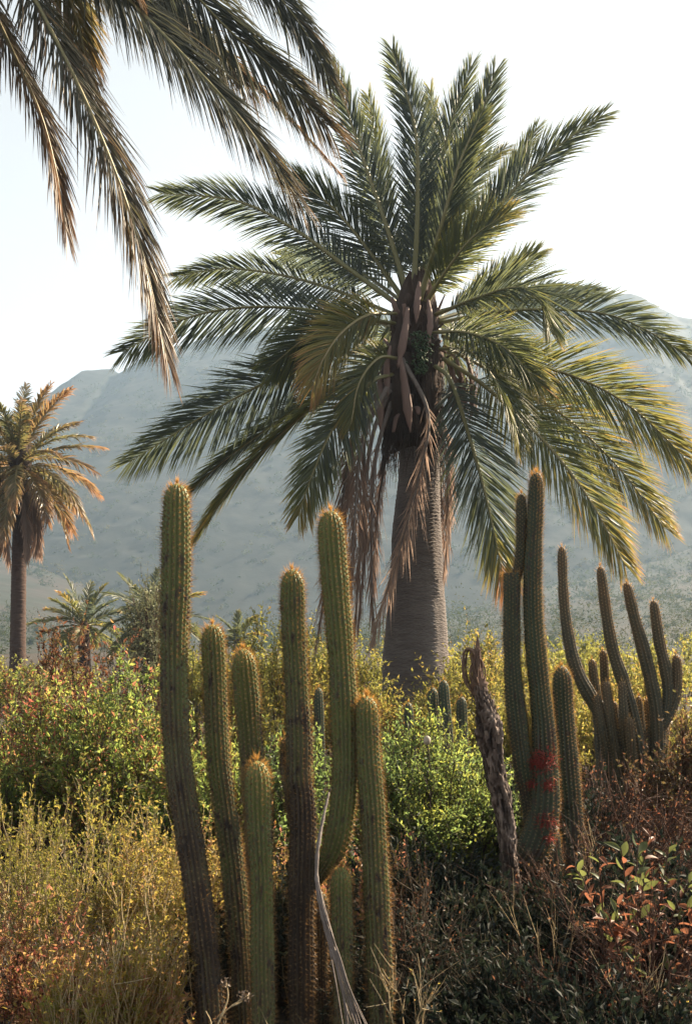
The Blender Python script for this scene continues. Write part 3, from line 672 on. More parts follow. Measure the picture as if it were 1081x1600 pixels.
def cactus_stem(parent, path, rad, rs, mat, ribs=16, per=4, step=.012, tint=None, spine_len=.030, spines=11, spine_w=.0016, tip=True, tuft=1.0, name='stem', label=None, depth=.22):
    path = np.array(path); rad = np.array(rad, float)
    tint = np.linspace(.85, .05, len(path)) if tint is None else np.array(tint, float)
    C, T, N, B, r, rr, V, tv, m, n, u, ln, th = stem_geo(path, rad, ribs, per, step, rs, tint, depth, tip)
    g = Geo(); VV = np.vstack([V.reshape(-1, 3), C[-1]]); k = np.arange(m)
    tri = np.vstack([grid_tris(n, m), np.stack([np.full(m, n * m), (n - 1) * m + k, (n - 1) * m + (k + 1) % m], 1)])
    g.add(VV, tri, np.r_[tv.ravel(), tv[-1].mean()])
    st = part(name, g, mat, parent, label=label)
    # areoles sit on the rib crests, every second ring
    ii, jj = np.meshgrid(np.arange(1, n, 2), np.arange(ribs), indexing='ij'); ii = ii.ravel(); jj = jj.ravel()
    ii = np.clip(ii + (jj % 2), 0, n - 1); col = jj * per
    p = V[ii, col]; out = unit(np.cos(th[col])[:, None] * N[ii] + np.sin(th[col])[:, None] * B[ii]); t = T[ii]; side = np.cross(t, out)
    near = np.clip(1 - (ln - u[ii]) / .10, 0, 1)               # 1 at the very tip
    age = tv[ii, col]
    lean = np.clip(1 - rr[ii] / (rr.max() * .95), 0, 1)[:, None]
    out = unit(out * (1 - .75 * lean) + t * lean)
    s = .0050 * (1 - .4 * lean)
    A = np.stack([p + side * s, p + t * s * 1.5, p - side * s, p - t * s * 1.5, p + out * s * .8], 1)
    tri = np.array([(0, 1, 4), (1, 2, 4), (2, 3, 4), (3, 0, 4)])
    ga = Geo(); na = len(p); ga.add(A.reshape(-1, 3), (tri[None] + (np.arange(na) * 5)[:, None, None]).reshape(-1, 3), np.repeat(np.clip(.9 - age + rs.normal(size=na) * .2, 0, 1), 5))
    part('areoles', ga, M['areole'], st, kind='stuff', origin=tuple(parent['_o']))
    gs = Geo()
    for k in range(spines):
        a = rs.random(na) * 2 * math.pi; spread = .25 + .95 * rs.random(na)
        if k == 0: spread *= .35
        keep = rs.random(na) < (1 - .45 * np.clip(age, 0, 1))
        d = unit(out + spread[:, None] * (np.cos(a)[:, None] * side + np.sin(a)[:, None] * t) + .15 * t)
        l = spine_len * (.45 + .6 * rs.random(na)) * (1.5 if k == 0 else .9) * (1 + .35 * near * tuft)
        w = spine_w * (1.2 if k == 0 else .8)
        wv = unit(np.cross(d, t + .01)); w2 = np.cross(d, wv)
        P = np.stack([p + wv * w * .5, p - wv * w * .25 + w2 * w * .43, p - wv * w * .25 - w2 * w * .43, p + d * l[:, None]], 1)[keep]
        q = len(P); tri = np.array([(0, 1, 3), (1, 2, 3), (2, 0, 3)])
        c = np.clip(.40 + .40 * near + rs.normal(size=na) * .2 + .25 * (1 - age), 0, 1)[keep]
        gs.add(P.reshape(-1, 3), (tri[None] + (np.arange(q) * 4)[:, None, None]).reshape(-1, 3), np.repeat(c, 4))
    part('spines', gs, M['spine'], st, smooth=False, kind='stuff', origin=tuple(parent['_o']))
    return st

def cactus(label, rows, D, seed, mat='cactus', group=None, foot=None, name='columnar_cactus', parent=None, **kw):
    """rows from tip to foot: (column, row, half width[, extra distance])"""
    rs = np.random.default_rng(seed); rows = rows[::-1]
    path = [W(r[0], r[1], D + (r[3] if len(r) > 3 else 0)) for r in rows]; rad = [r[2] / F * D for r in rows]
    if foot is not None:
        path = [np.array([path[0][0] + foot, path[0][1], float(ground_h(path[0][0], path[0][1])) - .05])] + path; rad = [rad[0]] + rad
    if parent is None:
        parent = thing(name, label, 'cactus', path[0], group)
    cactus_stem(parent, path, rad, rs, M[mat], **kw)
    return parent

FG = 'spiny columnar cacti in the foreground'
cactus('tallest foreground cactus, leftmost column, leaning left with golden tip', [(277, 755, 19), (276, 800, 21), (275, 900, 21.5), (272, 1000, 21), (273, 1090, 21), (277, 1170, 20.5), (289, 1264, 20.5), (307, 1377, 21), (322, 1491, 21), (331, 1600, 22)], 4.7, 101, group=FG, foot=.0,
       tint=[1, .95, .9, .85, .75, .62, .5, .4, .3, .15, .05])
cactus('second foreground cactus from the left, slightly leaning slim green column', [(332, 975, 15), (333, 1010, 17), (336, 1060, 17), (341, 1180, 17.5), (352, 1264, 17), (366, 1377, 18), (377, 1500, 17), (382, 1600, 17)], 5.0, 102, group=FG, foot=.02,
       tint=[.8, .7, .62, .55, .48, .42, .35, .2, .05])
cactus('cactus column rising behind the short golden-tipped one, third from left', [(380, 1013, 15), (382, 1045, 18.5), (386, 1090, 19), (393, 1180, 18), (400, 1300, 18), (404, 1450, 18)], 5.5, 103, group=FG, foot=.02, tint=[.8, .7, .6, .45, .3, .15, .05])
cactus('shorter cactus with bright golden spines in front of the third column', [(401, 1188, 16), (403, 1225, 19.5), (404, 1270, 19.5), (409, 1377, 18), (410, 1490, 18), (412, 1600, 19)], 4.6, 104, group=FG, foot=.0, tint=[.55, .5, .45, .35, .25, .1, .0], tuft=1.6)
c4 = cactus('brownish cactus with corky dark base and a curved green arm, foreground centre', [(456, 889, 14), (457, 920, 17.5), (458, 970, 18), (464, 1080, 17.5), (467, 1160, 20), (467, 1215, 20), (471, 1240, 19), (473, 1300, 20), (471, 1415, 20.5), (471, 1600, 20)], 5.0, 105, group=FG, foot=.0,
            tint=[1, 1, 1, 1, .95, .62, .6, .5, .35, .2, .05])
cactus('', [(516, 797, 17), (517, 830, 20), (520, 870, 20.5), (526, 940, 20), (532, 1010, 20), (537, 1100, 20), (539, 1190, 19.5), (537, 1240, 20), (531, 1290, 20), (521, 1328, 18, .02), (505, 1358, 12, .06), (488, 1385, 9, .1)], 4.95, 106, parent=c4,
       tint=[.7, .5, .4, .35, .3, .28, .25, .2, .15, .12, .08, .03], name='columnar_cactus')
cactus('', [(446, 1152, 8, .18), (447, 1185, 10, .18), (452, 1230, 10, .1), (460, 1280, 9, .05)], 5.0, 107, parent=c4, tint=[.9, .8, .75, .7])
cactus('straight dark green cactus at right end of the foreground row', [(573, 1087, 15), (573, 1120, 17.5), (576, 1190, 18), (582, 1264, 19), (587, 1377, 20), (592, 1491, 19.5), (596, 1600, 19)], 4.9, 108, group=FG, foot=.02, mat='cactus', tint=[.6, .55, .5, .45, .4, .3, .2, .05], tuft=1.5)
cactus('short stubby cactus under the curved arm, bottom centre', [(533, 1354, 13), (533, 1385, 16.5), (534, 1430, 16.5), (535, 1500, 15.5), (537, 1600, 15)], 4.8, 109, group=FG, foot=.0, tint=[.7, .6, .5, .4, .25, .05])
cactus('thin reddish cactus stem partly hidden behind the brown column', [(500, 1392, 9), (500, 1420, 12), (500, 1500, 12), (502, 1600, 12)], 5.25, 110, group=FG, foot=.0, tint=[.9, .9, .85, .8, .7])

MG = 'tall columnar cacti right of the palm'
D2 = 6.6
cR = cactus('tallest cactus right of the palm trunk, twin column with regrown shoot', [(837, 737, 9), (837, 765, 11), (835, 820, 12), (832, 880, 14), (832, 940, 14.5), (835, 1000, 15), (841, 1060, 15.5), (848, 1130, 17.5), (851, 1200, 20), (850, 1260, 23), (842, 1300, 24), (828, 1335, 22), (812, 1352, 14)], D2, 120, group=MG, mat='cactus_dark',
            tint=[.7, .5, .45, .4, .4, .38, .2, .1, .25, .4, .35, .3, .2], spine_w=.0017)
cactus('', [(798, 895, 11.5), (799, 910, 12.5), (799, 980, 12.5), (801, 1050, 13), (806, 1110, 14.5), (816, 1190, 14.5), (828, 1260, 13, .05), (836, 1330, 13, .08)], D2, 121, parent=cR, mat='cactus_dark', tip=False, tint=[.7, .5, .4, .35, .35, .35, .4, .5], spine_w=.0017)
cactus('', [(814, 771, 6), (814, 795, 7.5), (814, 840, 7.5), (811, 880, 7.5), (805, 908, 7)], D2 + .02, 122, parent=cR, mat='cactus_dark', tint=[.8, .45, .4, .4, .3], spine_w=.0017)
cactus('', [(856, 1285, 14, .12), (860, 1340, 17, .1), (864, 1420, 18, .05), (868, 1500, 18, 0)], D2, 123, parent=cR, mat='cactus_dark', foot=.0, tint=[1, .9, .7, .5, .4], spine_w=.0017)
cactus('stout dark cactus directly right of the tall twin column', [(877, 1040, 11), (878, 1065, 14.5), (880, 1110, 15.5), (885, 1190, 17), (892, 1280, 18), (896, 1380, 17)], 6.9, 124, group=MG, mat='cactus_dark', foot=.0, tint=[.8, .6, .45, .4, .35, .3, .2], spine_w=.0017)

D3 = 10.0
cb = W(985, 1325, D3); cb[2] = float(ground_h(cb[0], cb[1]))
cand = thing('branching_cactus', 'many-armed candelabra cactus with rust-tinted arms at the right edge', 'cactus', cb)
ARMS = [
 [(877, 853, 5), (878, 872, 7), (880, 930, 7.5), (886, 985, 9), (898, 1040, 10), (920, 1085, 11), (945, 1125, 12), (962, 1180, 12)],
 [(937, 884, 5), (940, 905, 7.5), (947, 960, 8.5), (957, 1015, 9), (972, 1062, 10), (985, 1110, 11), (996, 1165, 11), (1000, 1215, 10)],
 [(978, 909, 5), (982, 928, 7.5), (992, 970, 9), (1006, 1020, 10), (1018, 1070, 10.5), (1026, 1120, 11), (1027, 1180, 12), (1024, 1230, 12)],
 [(1020, 937, 5), (1023, 958, 7.5), (1030, 1005, 8.5), (1040, 1050, 9), (1043, 1090, 9), (1036, 1130, 8), (1028, 1160, 8)],
 [(1055, 1022, 5), (1057, 1040, 7.5), (1057, 1078, 8), (1048, 1108, 8.5), (1034, 1132, 9), (1026, 1150, 8)],
 [(924, 1029, 5, .1), (926, 1048, 7, .1), (932, 1100, 8, .1), (938, 1170, 9, .05), (942, 1240, 10, 0)],
 [(941, 1015, 4.5, .2), (943, 1034, 6.5, .2), (946, 1090, 7, .2), (955, 1150, 7.5, .1), (965, 1215, 8, 0)],
 [(946, 1063, 4.5, -.15), (948, 1082, 6.5, -.15), (955, 1130, 7.5, -.15), (962, 1180, 8, -.1), (968, 1240, 8, 0)],
 [(971, 1064, 4.5, -.2), (972, 1083, 6.5, -.2), (975, 1130, 7.5, -.2), (980, 1180, 8, -.1), (986, 1240, 9, 0)],
 [(997, 1087, 4, .15), (998, 1103, 6, .15), (1002, 1150, 7, .1), (1005, 1220, 8, 0)],
 [(1010, 1092, 4, .25), (1011, 1106, 6, .25), (1014, 1150, 7, .2), (1014, 1220, 8, 0)],
 [(958, 1095, 4.5, .3), (960, 1112, 6.5, .3), (966, 1150, 7, .2), (974, 1220, 8, 0)],
 [(933, 1085, 4.5, -.1), (935, 1102, 6.5, -.1), (944, 1150, 7.5, -.1), (956, 1220, 8, 0)],
 [(1040, 1105, 4.5, .2), (1040, 1120, 6.5, .2), (1036, 1165, 7, .1), (1028, 1220, 8, 0)],
 [(983, 1120, 4, -.3), (984, 1136, 6, -.3), (987, 1180, 6.5, -.25), (990, 1240, 7, 0)],
]
for k, rows in enumerate(ARMS):
    cactus('', rows, D3, 140 + k, parent=cand, mat='cactus_brown', foot=None if k in (3, 4) else -(rows[-1][0] - 985) / F * D3 * .45, ribs=11, per=4, step=.016, spines=5, spine_len=.03, spine_w=.0021,
           tint=np.linspace(.9, .05, len(rows) + (0 if k in (3, 4) else 1)))

BG = 'small cacti at the foot of the palm'
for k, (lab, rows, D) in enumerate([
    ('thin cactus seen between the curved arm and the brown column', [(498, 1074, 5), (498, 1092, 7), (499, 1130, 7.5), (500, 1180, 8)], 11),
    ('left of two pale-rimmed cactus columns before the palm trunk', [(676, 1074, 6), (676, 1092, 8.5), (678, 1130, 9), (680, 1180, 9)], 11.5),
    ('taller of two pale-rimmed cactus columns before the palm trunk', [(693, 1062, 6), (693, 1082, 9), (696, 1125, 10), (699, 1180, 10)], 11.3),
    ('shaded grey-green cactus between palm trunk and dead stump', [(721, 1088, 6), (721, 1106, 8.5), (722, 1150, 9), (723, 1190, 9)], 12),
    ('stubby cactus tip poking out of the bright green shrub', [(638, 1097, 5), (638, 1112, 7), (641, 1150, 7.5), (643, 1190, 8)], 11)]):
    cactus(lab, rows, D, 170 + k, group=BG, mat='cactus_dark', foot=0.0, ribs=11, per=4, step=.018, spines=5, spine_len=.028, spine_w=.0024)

# mistletoe tufts on the twin cactus
for k, (x, y, r, n, lab) in enumerate([(843, 1190, 19, 260, 'largest red mistletoe tuft across the twin cactus column'), (824, 1194, 8, 90, 'red mistletoe tuft in the fork left of the largest one'), (829, 1226, 9, 70, 'faint red mistletoe tuft on the left flank of the twin cactus'),
                                   (857, 1226, 7, 90, 'small red mistletoe tuft on the right rim of the twin cactus'), (853, 1283, 12, 130, 'red mistletoe tuft low on the bend of the twin cactus'), (856, 1310, 7, 70, 'lowest red mistletoe tuft under the bend of the twin cactus')]):
    rs = np.random.default_rng(300 + k); c = W(x, y, D2 - .075); pxm = D2 / F
    g = Geo()
    off = rs.normal(size=(n, 3)) * np.array([r * .62, 0, r * .5]) * pxm
    p = c + off; cx = (847 if y < 1260 else 848) ; ax = W(cx, y, D2)
    p[:, 1] = D2 - np.sqrt(np.maximum((23 * pxm) ** 2 - (p[:, 0] - ax[0]) ** 2, 1e-5)) * .95
    o = unit(np.stack([p[:, 0] - ax[0], p[:, 1] - D2, 0 * p[:, 0]], 1) + rs.normal(size=(n, 3)) * .6)
    l = .022 + .030 * rs.random((n, 1))
    P = np.stack([p, p + o * l * .5 + rs.normal(size=(n, 3)) * .004, p + o * l + rs.normal(size=(n, 3)) * .006], 1)
    many_tubes(g, P, np.full(n, .0022), np.full(n, .0010), 3, rs.random(n))
    t = thing('mistletoe', lab, 'mistletoe', c, 'red mistletoe on the cactus')
    part('stems', g, M['mistletoe'], t, kind='stuff')

# ------------------------------------------------------------------ dead stump and fallen stalk
def build_stump():
    D = 6.3; rs = np.random.default_rng(50); px = F / D
    rows = [(746, 1070, 11), (752, 1088, 13), (758, 1108, 18), (761, 1130, 22), (764, 1150, 23), (767, 1168, 19), (770, 1190, 17), (776, 1222, 16.5), (784, 1255, 16), (790, 1300, 15), (795, 1345, 14), (801, 1400, 14), (808, 1455, 15)]
    P = [W(a, b, D) for a, b, c in rows][::-1]; b = P[0].copy(); b[2] = float(ground_h(b[0], b[1])) - .05
    P = [b] + P; rad = [13 / px] + [c * .86 / px for a, bb, c in rows][::-1]
    t = thing('dead_stump', 'dead shaggy-barked cactus trunk with a torn top beside the green shrub', 'dead trunk', b)
    q = spline(np.column_stack([P, rad]), 170); C = q[:, :3]; T, N, B = frames(C)
    th = np.linspace(0, 2 * math.pi, 44, endpoint=False); u = np.linspace(0, 1, 170)
    pt = np.stack([np.cos(th)[None] + 0 * u[:, None], np.sin(th)[None] + 0 * u[:, None], u[:, None] * 9 + 0 * th[None]], -1)
    n1 = fbm(pt * np.array([2.2, 2.2, 2.0]), 4, 4) - .5; n2 = np.abs(fbm(pt * np.array([4, 4, 3.0]), 14, 4) - .5)
    r = q[:, 3][:, None] * (1 + .8 * n1 - 1.5 * n2 + .16)
    V = C[:, None] + r[..., None] * (np.cos(th)[None, :, None] * N[:, None] + np.sin(th)[None, :, None] * B[:, None])
    g = Geo(); g.add(V.reshape(-1, 3), grid_tris(170, 44), np.clip(.85 - 4.0 * n2 + 1.4 * n1, 0, 1).ravel())
    part('trunk', g, M['dead_wood'], t, smooth=False)
    g = Geo()                    # curled bark flakes
    for i in range(230):
        k = rs.integers(40, 165); a = rs.random() * 2 * math.pi; o = math.cos(a) * N[k] + math.sin(a) * B[k]; s = np.cross(T[k], o)
        p = C[k] + o * q[k, 3] * 1.0; h = .014 + .02 * rs.random(); w = .006 + .008 * rs.random(); lf = .3 + .5 * rs.random()
        g.add([p - s * w - T[k] * h, p + s * w - T[k] * h, p + s * w * .8 + T[k] * h + o * h * lf, p - s * w * .8 + T[k] * h + o * h * lf * .7], [(0, 1, 2), (0, 2, 3)], rs.random())
    part('bark_flakes', g, M['dead_wood'], t, smooth=False, kind='stuff')
    g = Geo()                    # broken brown top
    C2 = spline([W(750, 1085, D), W(747, 1060, D), W(744, 1030, D), W(746, 1008, D), W(745, 994, D)], 24)
    tube(g, C2, np.interp(np.linspace(0, 1, 24), [0, .3, .6, .8, 1], [12, 11, 8, 4, 1]) / px * (1 + .15 * rs.normal(size=24)), 9, flat=.7)
    for i in range(26):
        a = rs.normal(size=3) * .012
        Cc = spline([W(750 + rs.normal() * 5, 1082, D) + a, W(746 + rs.normal() * 6, 1050, D - .03) + a, W(742 + rs.normal() * 6, 1018 + rs.normal() * 8, D - .03)], 8); tube(g, Cc, np.linspace(.007, .002, 8), 4)
    part('splintered_top', g, M['torn_wood'], t)
    g = Geo()
    for dx, dd in ((0, 0), (2.5, .02), (-2, -.02), (4, .03)):
        Cc = spline([W(745, 1032, D - .02), W(735 + dx, 1014, D - .03 + dd), W(726 + dx, 1020, D + dd), W(724 + dx, 1045, D + dd), W(729 + dx, 1068, D + dd), W(738 + dx, 1080, D + dd)], 24)
        tube(g, Cc, .008 * (1 + .3 * rs.normal(size=24)).clip(.5, 1.6), 5, flat=.5)
    part('torn_fibre_loop', g, M['torn_wood'], t)
build_stump()

def build_stalk():
    D = 4.45; rs = np.random.default_rng(51)
    path = [(514, 1238, .25), (505, 1278, .16), (496, 1330, .06), (495, 1378, 0), (501, 1418, -.02), (511, 1462, -.05), (524, 1506, -.08)]
    b = W(575, 1640, D - .2); b[2] = float(ground_h(b[0], b[1]))
    t = thing('fallen_frond', 'grey dried frond stalk hanging between the cacti, splitting into pale strands', 'dead frond', b)
    C = spline([W(x, y, D + d) for x, y, d in path], 40); g = Geo()
    tube(g, C, np.interp(np.linspace(0, 1, 40), [0, .3, .6, 1], [.005, .0085, .009, .006]) * (1 + .12 * rs.normal(size=40)), 8, flat=.55)
    part('stalk', g, M['rachis_dead'], t)
    for k in range(15):
        e = (544 + 3.2 * k + rs.normal() * 2, 1640 + rs.normal() * 10); f = rs.normal() * 2
        s = 18 + rs.integers(0, 20)
        g = Geo(); Cs = spline([C[s] + rs.normal(size=3) * .003, W(518 + k * .8 + f * .4, 1490, D - .07), W(532 + 1.2 * k + f, 1550, D - .1), W(e[0], e[1], D - .18)], 20)
        tube(g, Cs, np.linspace(.0035, .0018, 20), 4, flat=.5); part('strand', g, M['rachis_dead'], t)
build_stalk()

# ------------------------------------------------------------------ shrubs
def leaves(g, p, d, n, l, w, a, rs, fold=.25, bend=.0):
    """p roots, d axis, n blade normal; each leaf four points, two folded halves"""
    s = unit(np.cross(d, n)); n = np.cross(s, d); l = l[:, None]; w = w[:, None]
    mid = p + d * l * .45
    V = np.stack([p, mid + s * w * .5 + n * w * fold, p + d * l - n * l * bend, mid - s * w * .5 + n * w * fold], 1)
    tri = np.array([(0, 1, 2), (0, 2, 3)]); m = len(p)
    g.add(V.reshape(-1, 3), (tri[None] + (np.arange(m) * 4)[:, None, None]).reshape(-1, 3), np.repeat(a, 4))

def shrub_geo(base, h, rad, nst, ntw, nlf, leaf, rs, twig_len=.3, tint=(.5, .25), patch=1.2, up=.4, base_r=.12, r0=.010, dome=1.0, lean=(0, 0), low=.25, shaft=.7, leaf_up=.3, seed=0, tw_tint=.5):
    gb, gl = Geo(), Geo(); base = np.array(base, float)
    az = rs.random(nst) * 2 * math.pi; ro = np.sqrt(rs.random(nst))
    top = np.sqrt(np.maximum(1 - (ro * .92) ** 2, .02)) * dome + (1 - dome)
    hz_ = h * top * (low + (1 - low) * rs.random(nst) ** .45)
    E = base + np.stack([np.cos(az) * ro * rad[0] + lean[0] * hz_ / h, np.sin(az) * ro * rad[1] + lean[1] * hz_ / h, hz_], 1)
    S = base + np.stack([np.cos(az) * base_r * ro * rad[0] * 3, np.sin(az) * base_r * ro * rad[1] * 3, 0 * az], 1)
    Cc = S + (E - S) * np.array([.3, .3, .6]) + rs.normal(size=(nst, 3)) * .06 * h
    u = np.linspace(0, 1, 8)[None, :, None]
    P = (1 - u) ** 2 * S[:, None] + 2 * u * (1 - u) * Cc[:, None] + u ** 2 * E[:, None]
    P[:, 1:] += rs.normal(size=(nst, 7, 3)) * .012 * h
    many_tubes(gb, P, np.full(nst, r0), np.full(nst, r0 * .3), 4, tw_tint + rs.normal(size=nst) * .2)
    # side twigs
    m = nst * ntw; w = np.repeat(np.arange(nst), ntw); t = shaft * rs.random(m) ** .8 + (1 - shaft); f = t * 6.999; i = f.astype(int); ff = (f - i)[:, None]
    p = P[w, i] * (1 - ff) + P[w, i + 1] * ff; ax = unit(P[w, i + 1] - P[w, i])
    o = unit(p - (base + np.array([0, 0, h * .35])))
    d = unit(ax * .5 + o * .45 + rs.normal(size=(m, 3)) * .55 + np.array([0, 0, up]))
    l = twig_len * (.4 + .9 * rs.random(m)); k = np.linspace(0, 1, 4)
    Q = p[:, None] + d[:, None] * (l[:, None] * k)[..., None] + (rs.normal(size=(m, 1, 3)) * .12 + np.array([0, 0, up * .3])) * (l[:, None] * k ** 2)[..., None]
    many_tubes(gb, Q, np.full(m, r0 * .32), np.full(m, r0 * .14), 3, tw_tint + rs.normal(size=m) * .25)
    if nlf:
        n = m * nlf; w = np.repeat(np.arange(m), nlf); t = .12 + .88 * rs.random(n); f = t * 2.999; i = f.astype(int); ff = (f - i)[:, None]
        p = Q[w, i] * (1 - ff) + Q[w, i + 1] * ff; ax = unit(Q[w, i + 1] - Q[w, i])
        d = unit(ax * .55 + rs.normal(size=(n, 3)) * .6 + np.array([0, 0, .1])); nn = unit(rs.normal(size=(n, 3)) + np.array([0, 0, leaf_up * 2]))
        a = tint[0] + (fbm(p / (patch * .35), seed + 3, 2) - .5) * 2.2 * tint[1] + rs.normal(size=n) * tint[1] * .55
        s = .42 + 1.05 * rs.random(n) ** 1.5
        leaves(gl, p, d, nn, leaf[0] * s, leaf[1] * s, np.clip(a, 0, 1), rs)
    return gb, gl

def shrub(name, label, x, D, h, rad, mat, bark, seed, group=None, cat='shrub', y=None, **kw):
    rs = np.random.default_rng(seed); X = (x - 540.5) / F * D
    b = np.array([X, D, float(ground_h(X, D))])
    t = thing(name, label, cat, b, group)
    gb, gl = shrub_geo(b, h, rad, rs=rs, seed=seed, **kw)
    part('branches', gb, M[bark], t)
    if gl.n: part('foliage', gl, M[mat], t, smooth=False, kind='stuff')
    return t

# far, sunlit olive scrub round the palm's foot
OG = 'yellow-green scrub behind the cacti'
for x, D, h, r, lab, sd in [(425, 14.5, 2.3, 1.1, 'yellow-green shrub behind the third and fourth cacti', 401), (520, 15.5, 2.1, 1.0, 'yellow-green shrub just left of the palm trunk, behind the curved cactus', 402), (585, 14.2, 1.2, .6, 'low olive shrub at the left foot of the palm', 403),
                          (740, 14.5, 2.0, .9, 'olive shrub right of the palm trunk behind the dead stump', 404), (800, 13.5, 1.35, .8, 'olive shrub behind the twin cactus', 405), (905, 13, 1.30, .8, 'olive shrub left of the candelabra cactus', 406), (985, 14, 1.5, .9, 'olive shrub behind the candelabra cactus', 407), (1130, 12.5, 1.5, .9, 'olive shrub at the far right edge behind the orange-leaved shrub', 410), (340, 13, 1.75, .7, 'olive shrub behind the two leftmost cacti', 408), (670, 13.2, 1.0, .6, 'low olive shrub hiding the foot of the palm trunk', 409)]:
    shrub('olive_shrub', lab, x, D, h, (r, r), 'olive', 'twig', sd, OG, nst=60, ntw=16, nlf=15, leaf=(.055, .022), twig_len=.34, tint=(.5, .3), patch=2)
BGRP = 'scattered bushes on the flat beyond the palm'
for k, (x, D, h, r, side) in enumerate([(715, 24, 1.6, 1.1, 'just right of the palm trunk'), (770, 30, 2.0, 1.4, 'between the dead stump and the twin cactus'), (860, 26, 1.7, 1.3, 'between the twin cactus and the candelabra cactus'), (915, 34, 2.2, 1.6, 'seen through the left arms of the candelabra cactus'), (1000, 28, 1.7, 1.4, 'seen through the middle arms of the candelabra cactus'), (1065, 36, 2.3, 1.8, 'at the right edge beyond the candelabra cactus'),
                         (560, 30, 1.9, 1.4, 'left of the palm trunk under the dead fronds'), (480, 34, 2.1, 1.5, 'between the brown column and the curved arm'), (400, 27, 1.7, 1.2, 'above the third foreground cactus'), (310, 30, 1.7, 1.3, 'between the first and second foreground cacti'), (85, 34, 1.6, 1.4, 'right of the slim left palm trunk'), (5, 30, 1.5, 1.2, 'at the foot of the slim left palm')]):
    shrub('scrub_bush', 'hazy olive bush ' + side, x, D, h, (r, r), 'olive', 'twig', 450 + k, BGRP, nst=40, ntw=12, nlf=12, leaf=(.11, .05), twig_len=.5, tint=(.35, .3), patch=2, r0=.014)
LG = 'dense shrubs on the left'
shrub('leafy_shrub', 'dense green shrub with rusty patches at the left edge', 50, 9.2, 1.58, (1.05, .9), 'green_rust', 'twig', 421, LG, nst=90, ntw=16, nlf=16, leaf=(.046, .021), twig_len=.30, tint=(.50, .48), patch=1.0)
shrub('leafy_shrub', 'bright green shrub directly left of the tallest cactus', 190, 8.8, 1.82, (.85, .8), 'green_rust', 'twig', 422, LG, nst=90, ntw=16, nlf=16, leaf=(.046, .021), twig_len=.30, tint=(.42, .42), patch=.9)
shrub('leafy_shrub', 'rust-red shrub rising behind the green ones at left', 125, 10.6, 2.10, (1.05, .7), 'rust', 'red_twig', 423, LG, nst=70, ntw=15, nlf=14, leaf=(.050, .022), twig_len=.32, tint=(.55, .35), patch=.9)
shrub('leafy_shrub', 'green shrub seen between the first two foreground cacti', 318, 8.2, 1.20, (.62, .6), 'green_rust', 'twig', 424, LG, nst=70, ntw=14, nlf=14, leaf=(.044, .020), twig_len=.26, tint=(.32, .3), patch=.9)
shrub('leafy_shrub', 'darker green shrub in the gaps between the middle cacti', 462, 8.4, 1.25, (.75, .6), 'bright', 'twig', 425, LG, nst=70, ntw=14, nlf=14, leaf=(.042, .018), twig_len=.26, tint=(.45, .3), patch=.9)
shrub('leafy_shrub', 'grey-leaved bush with sparse crown behind the tallest cactus', 240, 24, 3.75, (1.0, 1.0), 'grey_leaf', 'red_twig', 426, LG, nst=50, ntw=13, nlf=12, leaf=(.10, .035), twig_len=.5, tint=(.6, .3), low=.5, base_r=.08, r0=.018)
# the bright shrub before the palm
shrub('feathery_shrub', 'bright yellow-green feathery shrub in front of the palm trunk', 668, 7.4, 1.42, (.62, .58), 'bright', 'twig', 431, nst=130, ntw=20, nlf=20, leaf=(.032, .012), twig_len=.24, tint=(.62, .35), patch=.8, up=.5)
shrub('feathery_shrub', 'lower green shrub at the right flank of the bright feathery one', 742, 7.6, 1.12, (.45, .5), 'bright', 'twig', 432, nst=70, ntw=18, nlf=18, leaf=(.032, .012), twig_len=.22, tint=(.45, .3), patch=.8)
# right hand side
RG = 'rust-coloured shrubs on the right'
shrub('twiggy_shrub', 'bare reddish twiggy shrub below the candelabra cactus', 985, 7.4, .98, (.75, .6), 'rust', 'red_twig', 441, RG, nst=90, ntw=26, nlf=2, leaf=(.024, .011), twig_len=.32, tint=(.6, .3), up=.1, r0=.009)
shrub('twiggy_shrub', 'orange-leaved shrub at the right edge beside the candelabra cactus', 1095, 8.6, 1.40, (.50, .6), 'rust', 'red_twig', 442, RG, nst=70, ntw=16, nlf=10, leaf=(.044, .020), twig_len=.28, tint=(.35, .35))
shrub('twiggy_shrub', 'tangle of bare brown twigs at the lower right corner', 1010, 4.9, .80, (.65, .5), 'rust', 'red_twig', 443, RG, nst=60, ntw=18, nlf=2, leaf=(.02, .009), twig_len=.26, tint=(.6, .3), up=.05, r0=.006)
shrub('twiggy_shrub', 'dark leafy tangle on the ground right of the foreground cacti', 680, 5.3, .50, (.6, .45), 'shade_leaf', 'twig', 444, RG, nst=60, ntw=14, nlf=10, leaf=(.028, .012), twig_len=.22, tint=(.35, .3), up=.05, r0=.005)
shrub('twiggy_shrub', 'thin dead branches under the twin cactus', 850, 5.2, .72, (.55, .4), 'litter', 'pale_twig', 445, RG, nst=14, ntw=6, nlf=2, leaf=(.02, .010), twig_len=.24, tint=(.4, .3), up=.1, r0=.004)
shrub('twiggy_shrub', 'brown twiggy tangle hugging the right side of the last foreground cactus', 648, 5.4, .85, (.26, .3), 'rust', 'twig', 446, RG, nst=22, ntw=12, nlf=2, leaf=(.022, .010), twig_len=.24, tint=(.6, .3), up=.25, r0=.006)
shrub('twiggy_shrub', 'brown twiggy tangle spreading from the twin cactus foot to the right edge', 930, 6.0, .90, (.55, .4), 'rust', 'red_twig', 447, RG, nst=44, ntw=18, nlf=2, leaf=(.022, .010), twig_len=.3, tint=(.6, .3), up=.15, r0=.007)
DGRP = 'dark undergrowth with shade in its leaf colour'
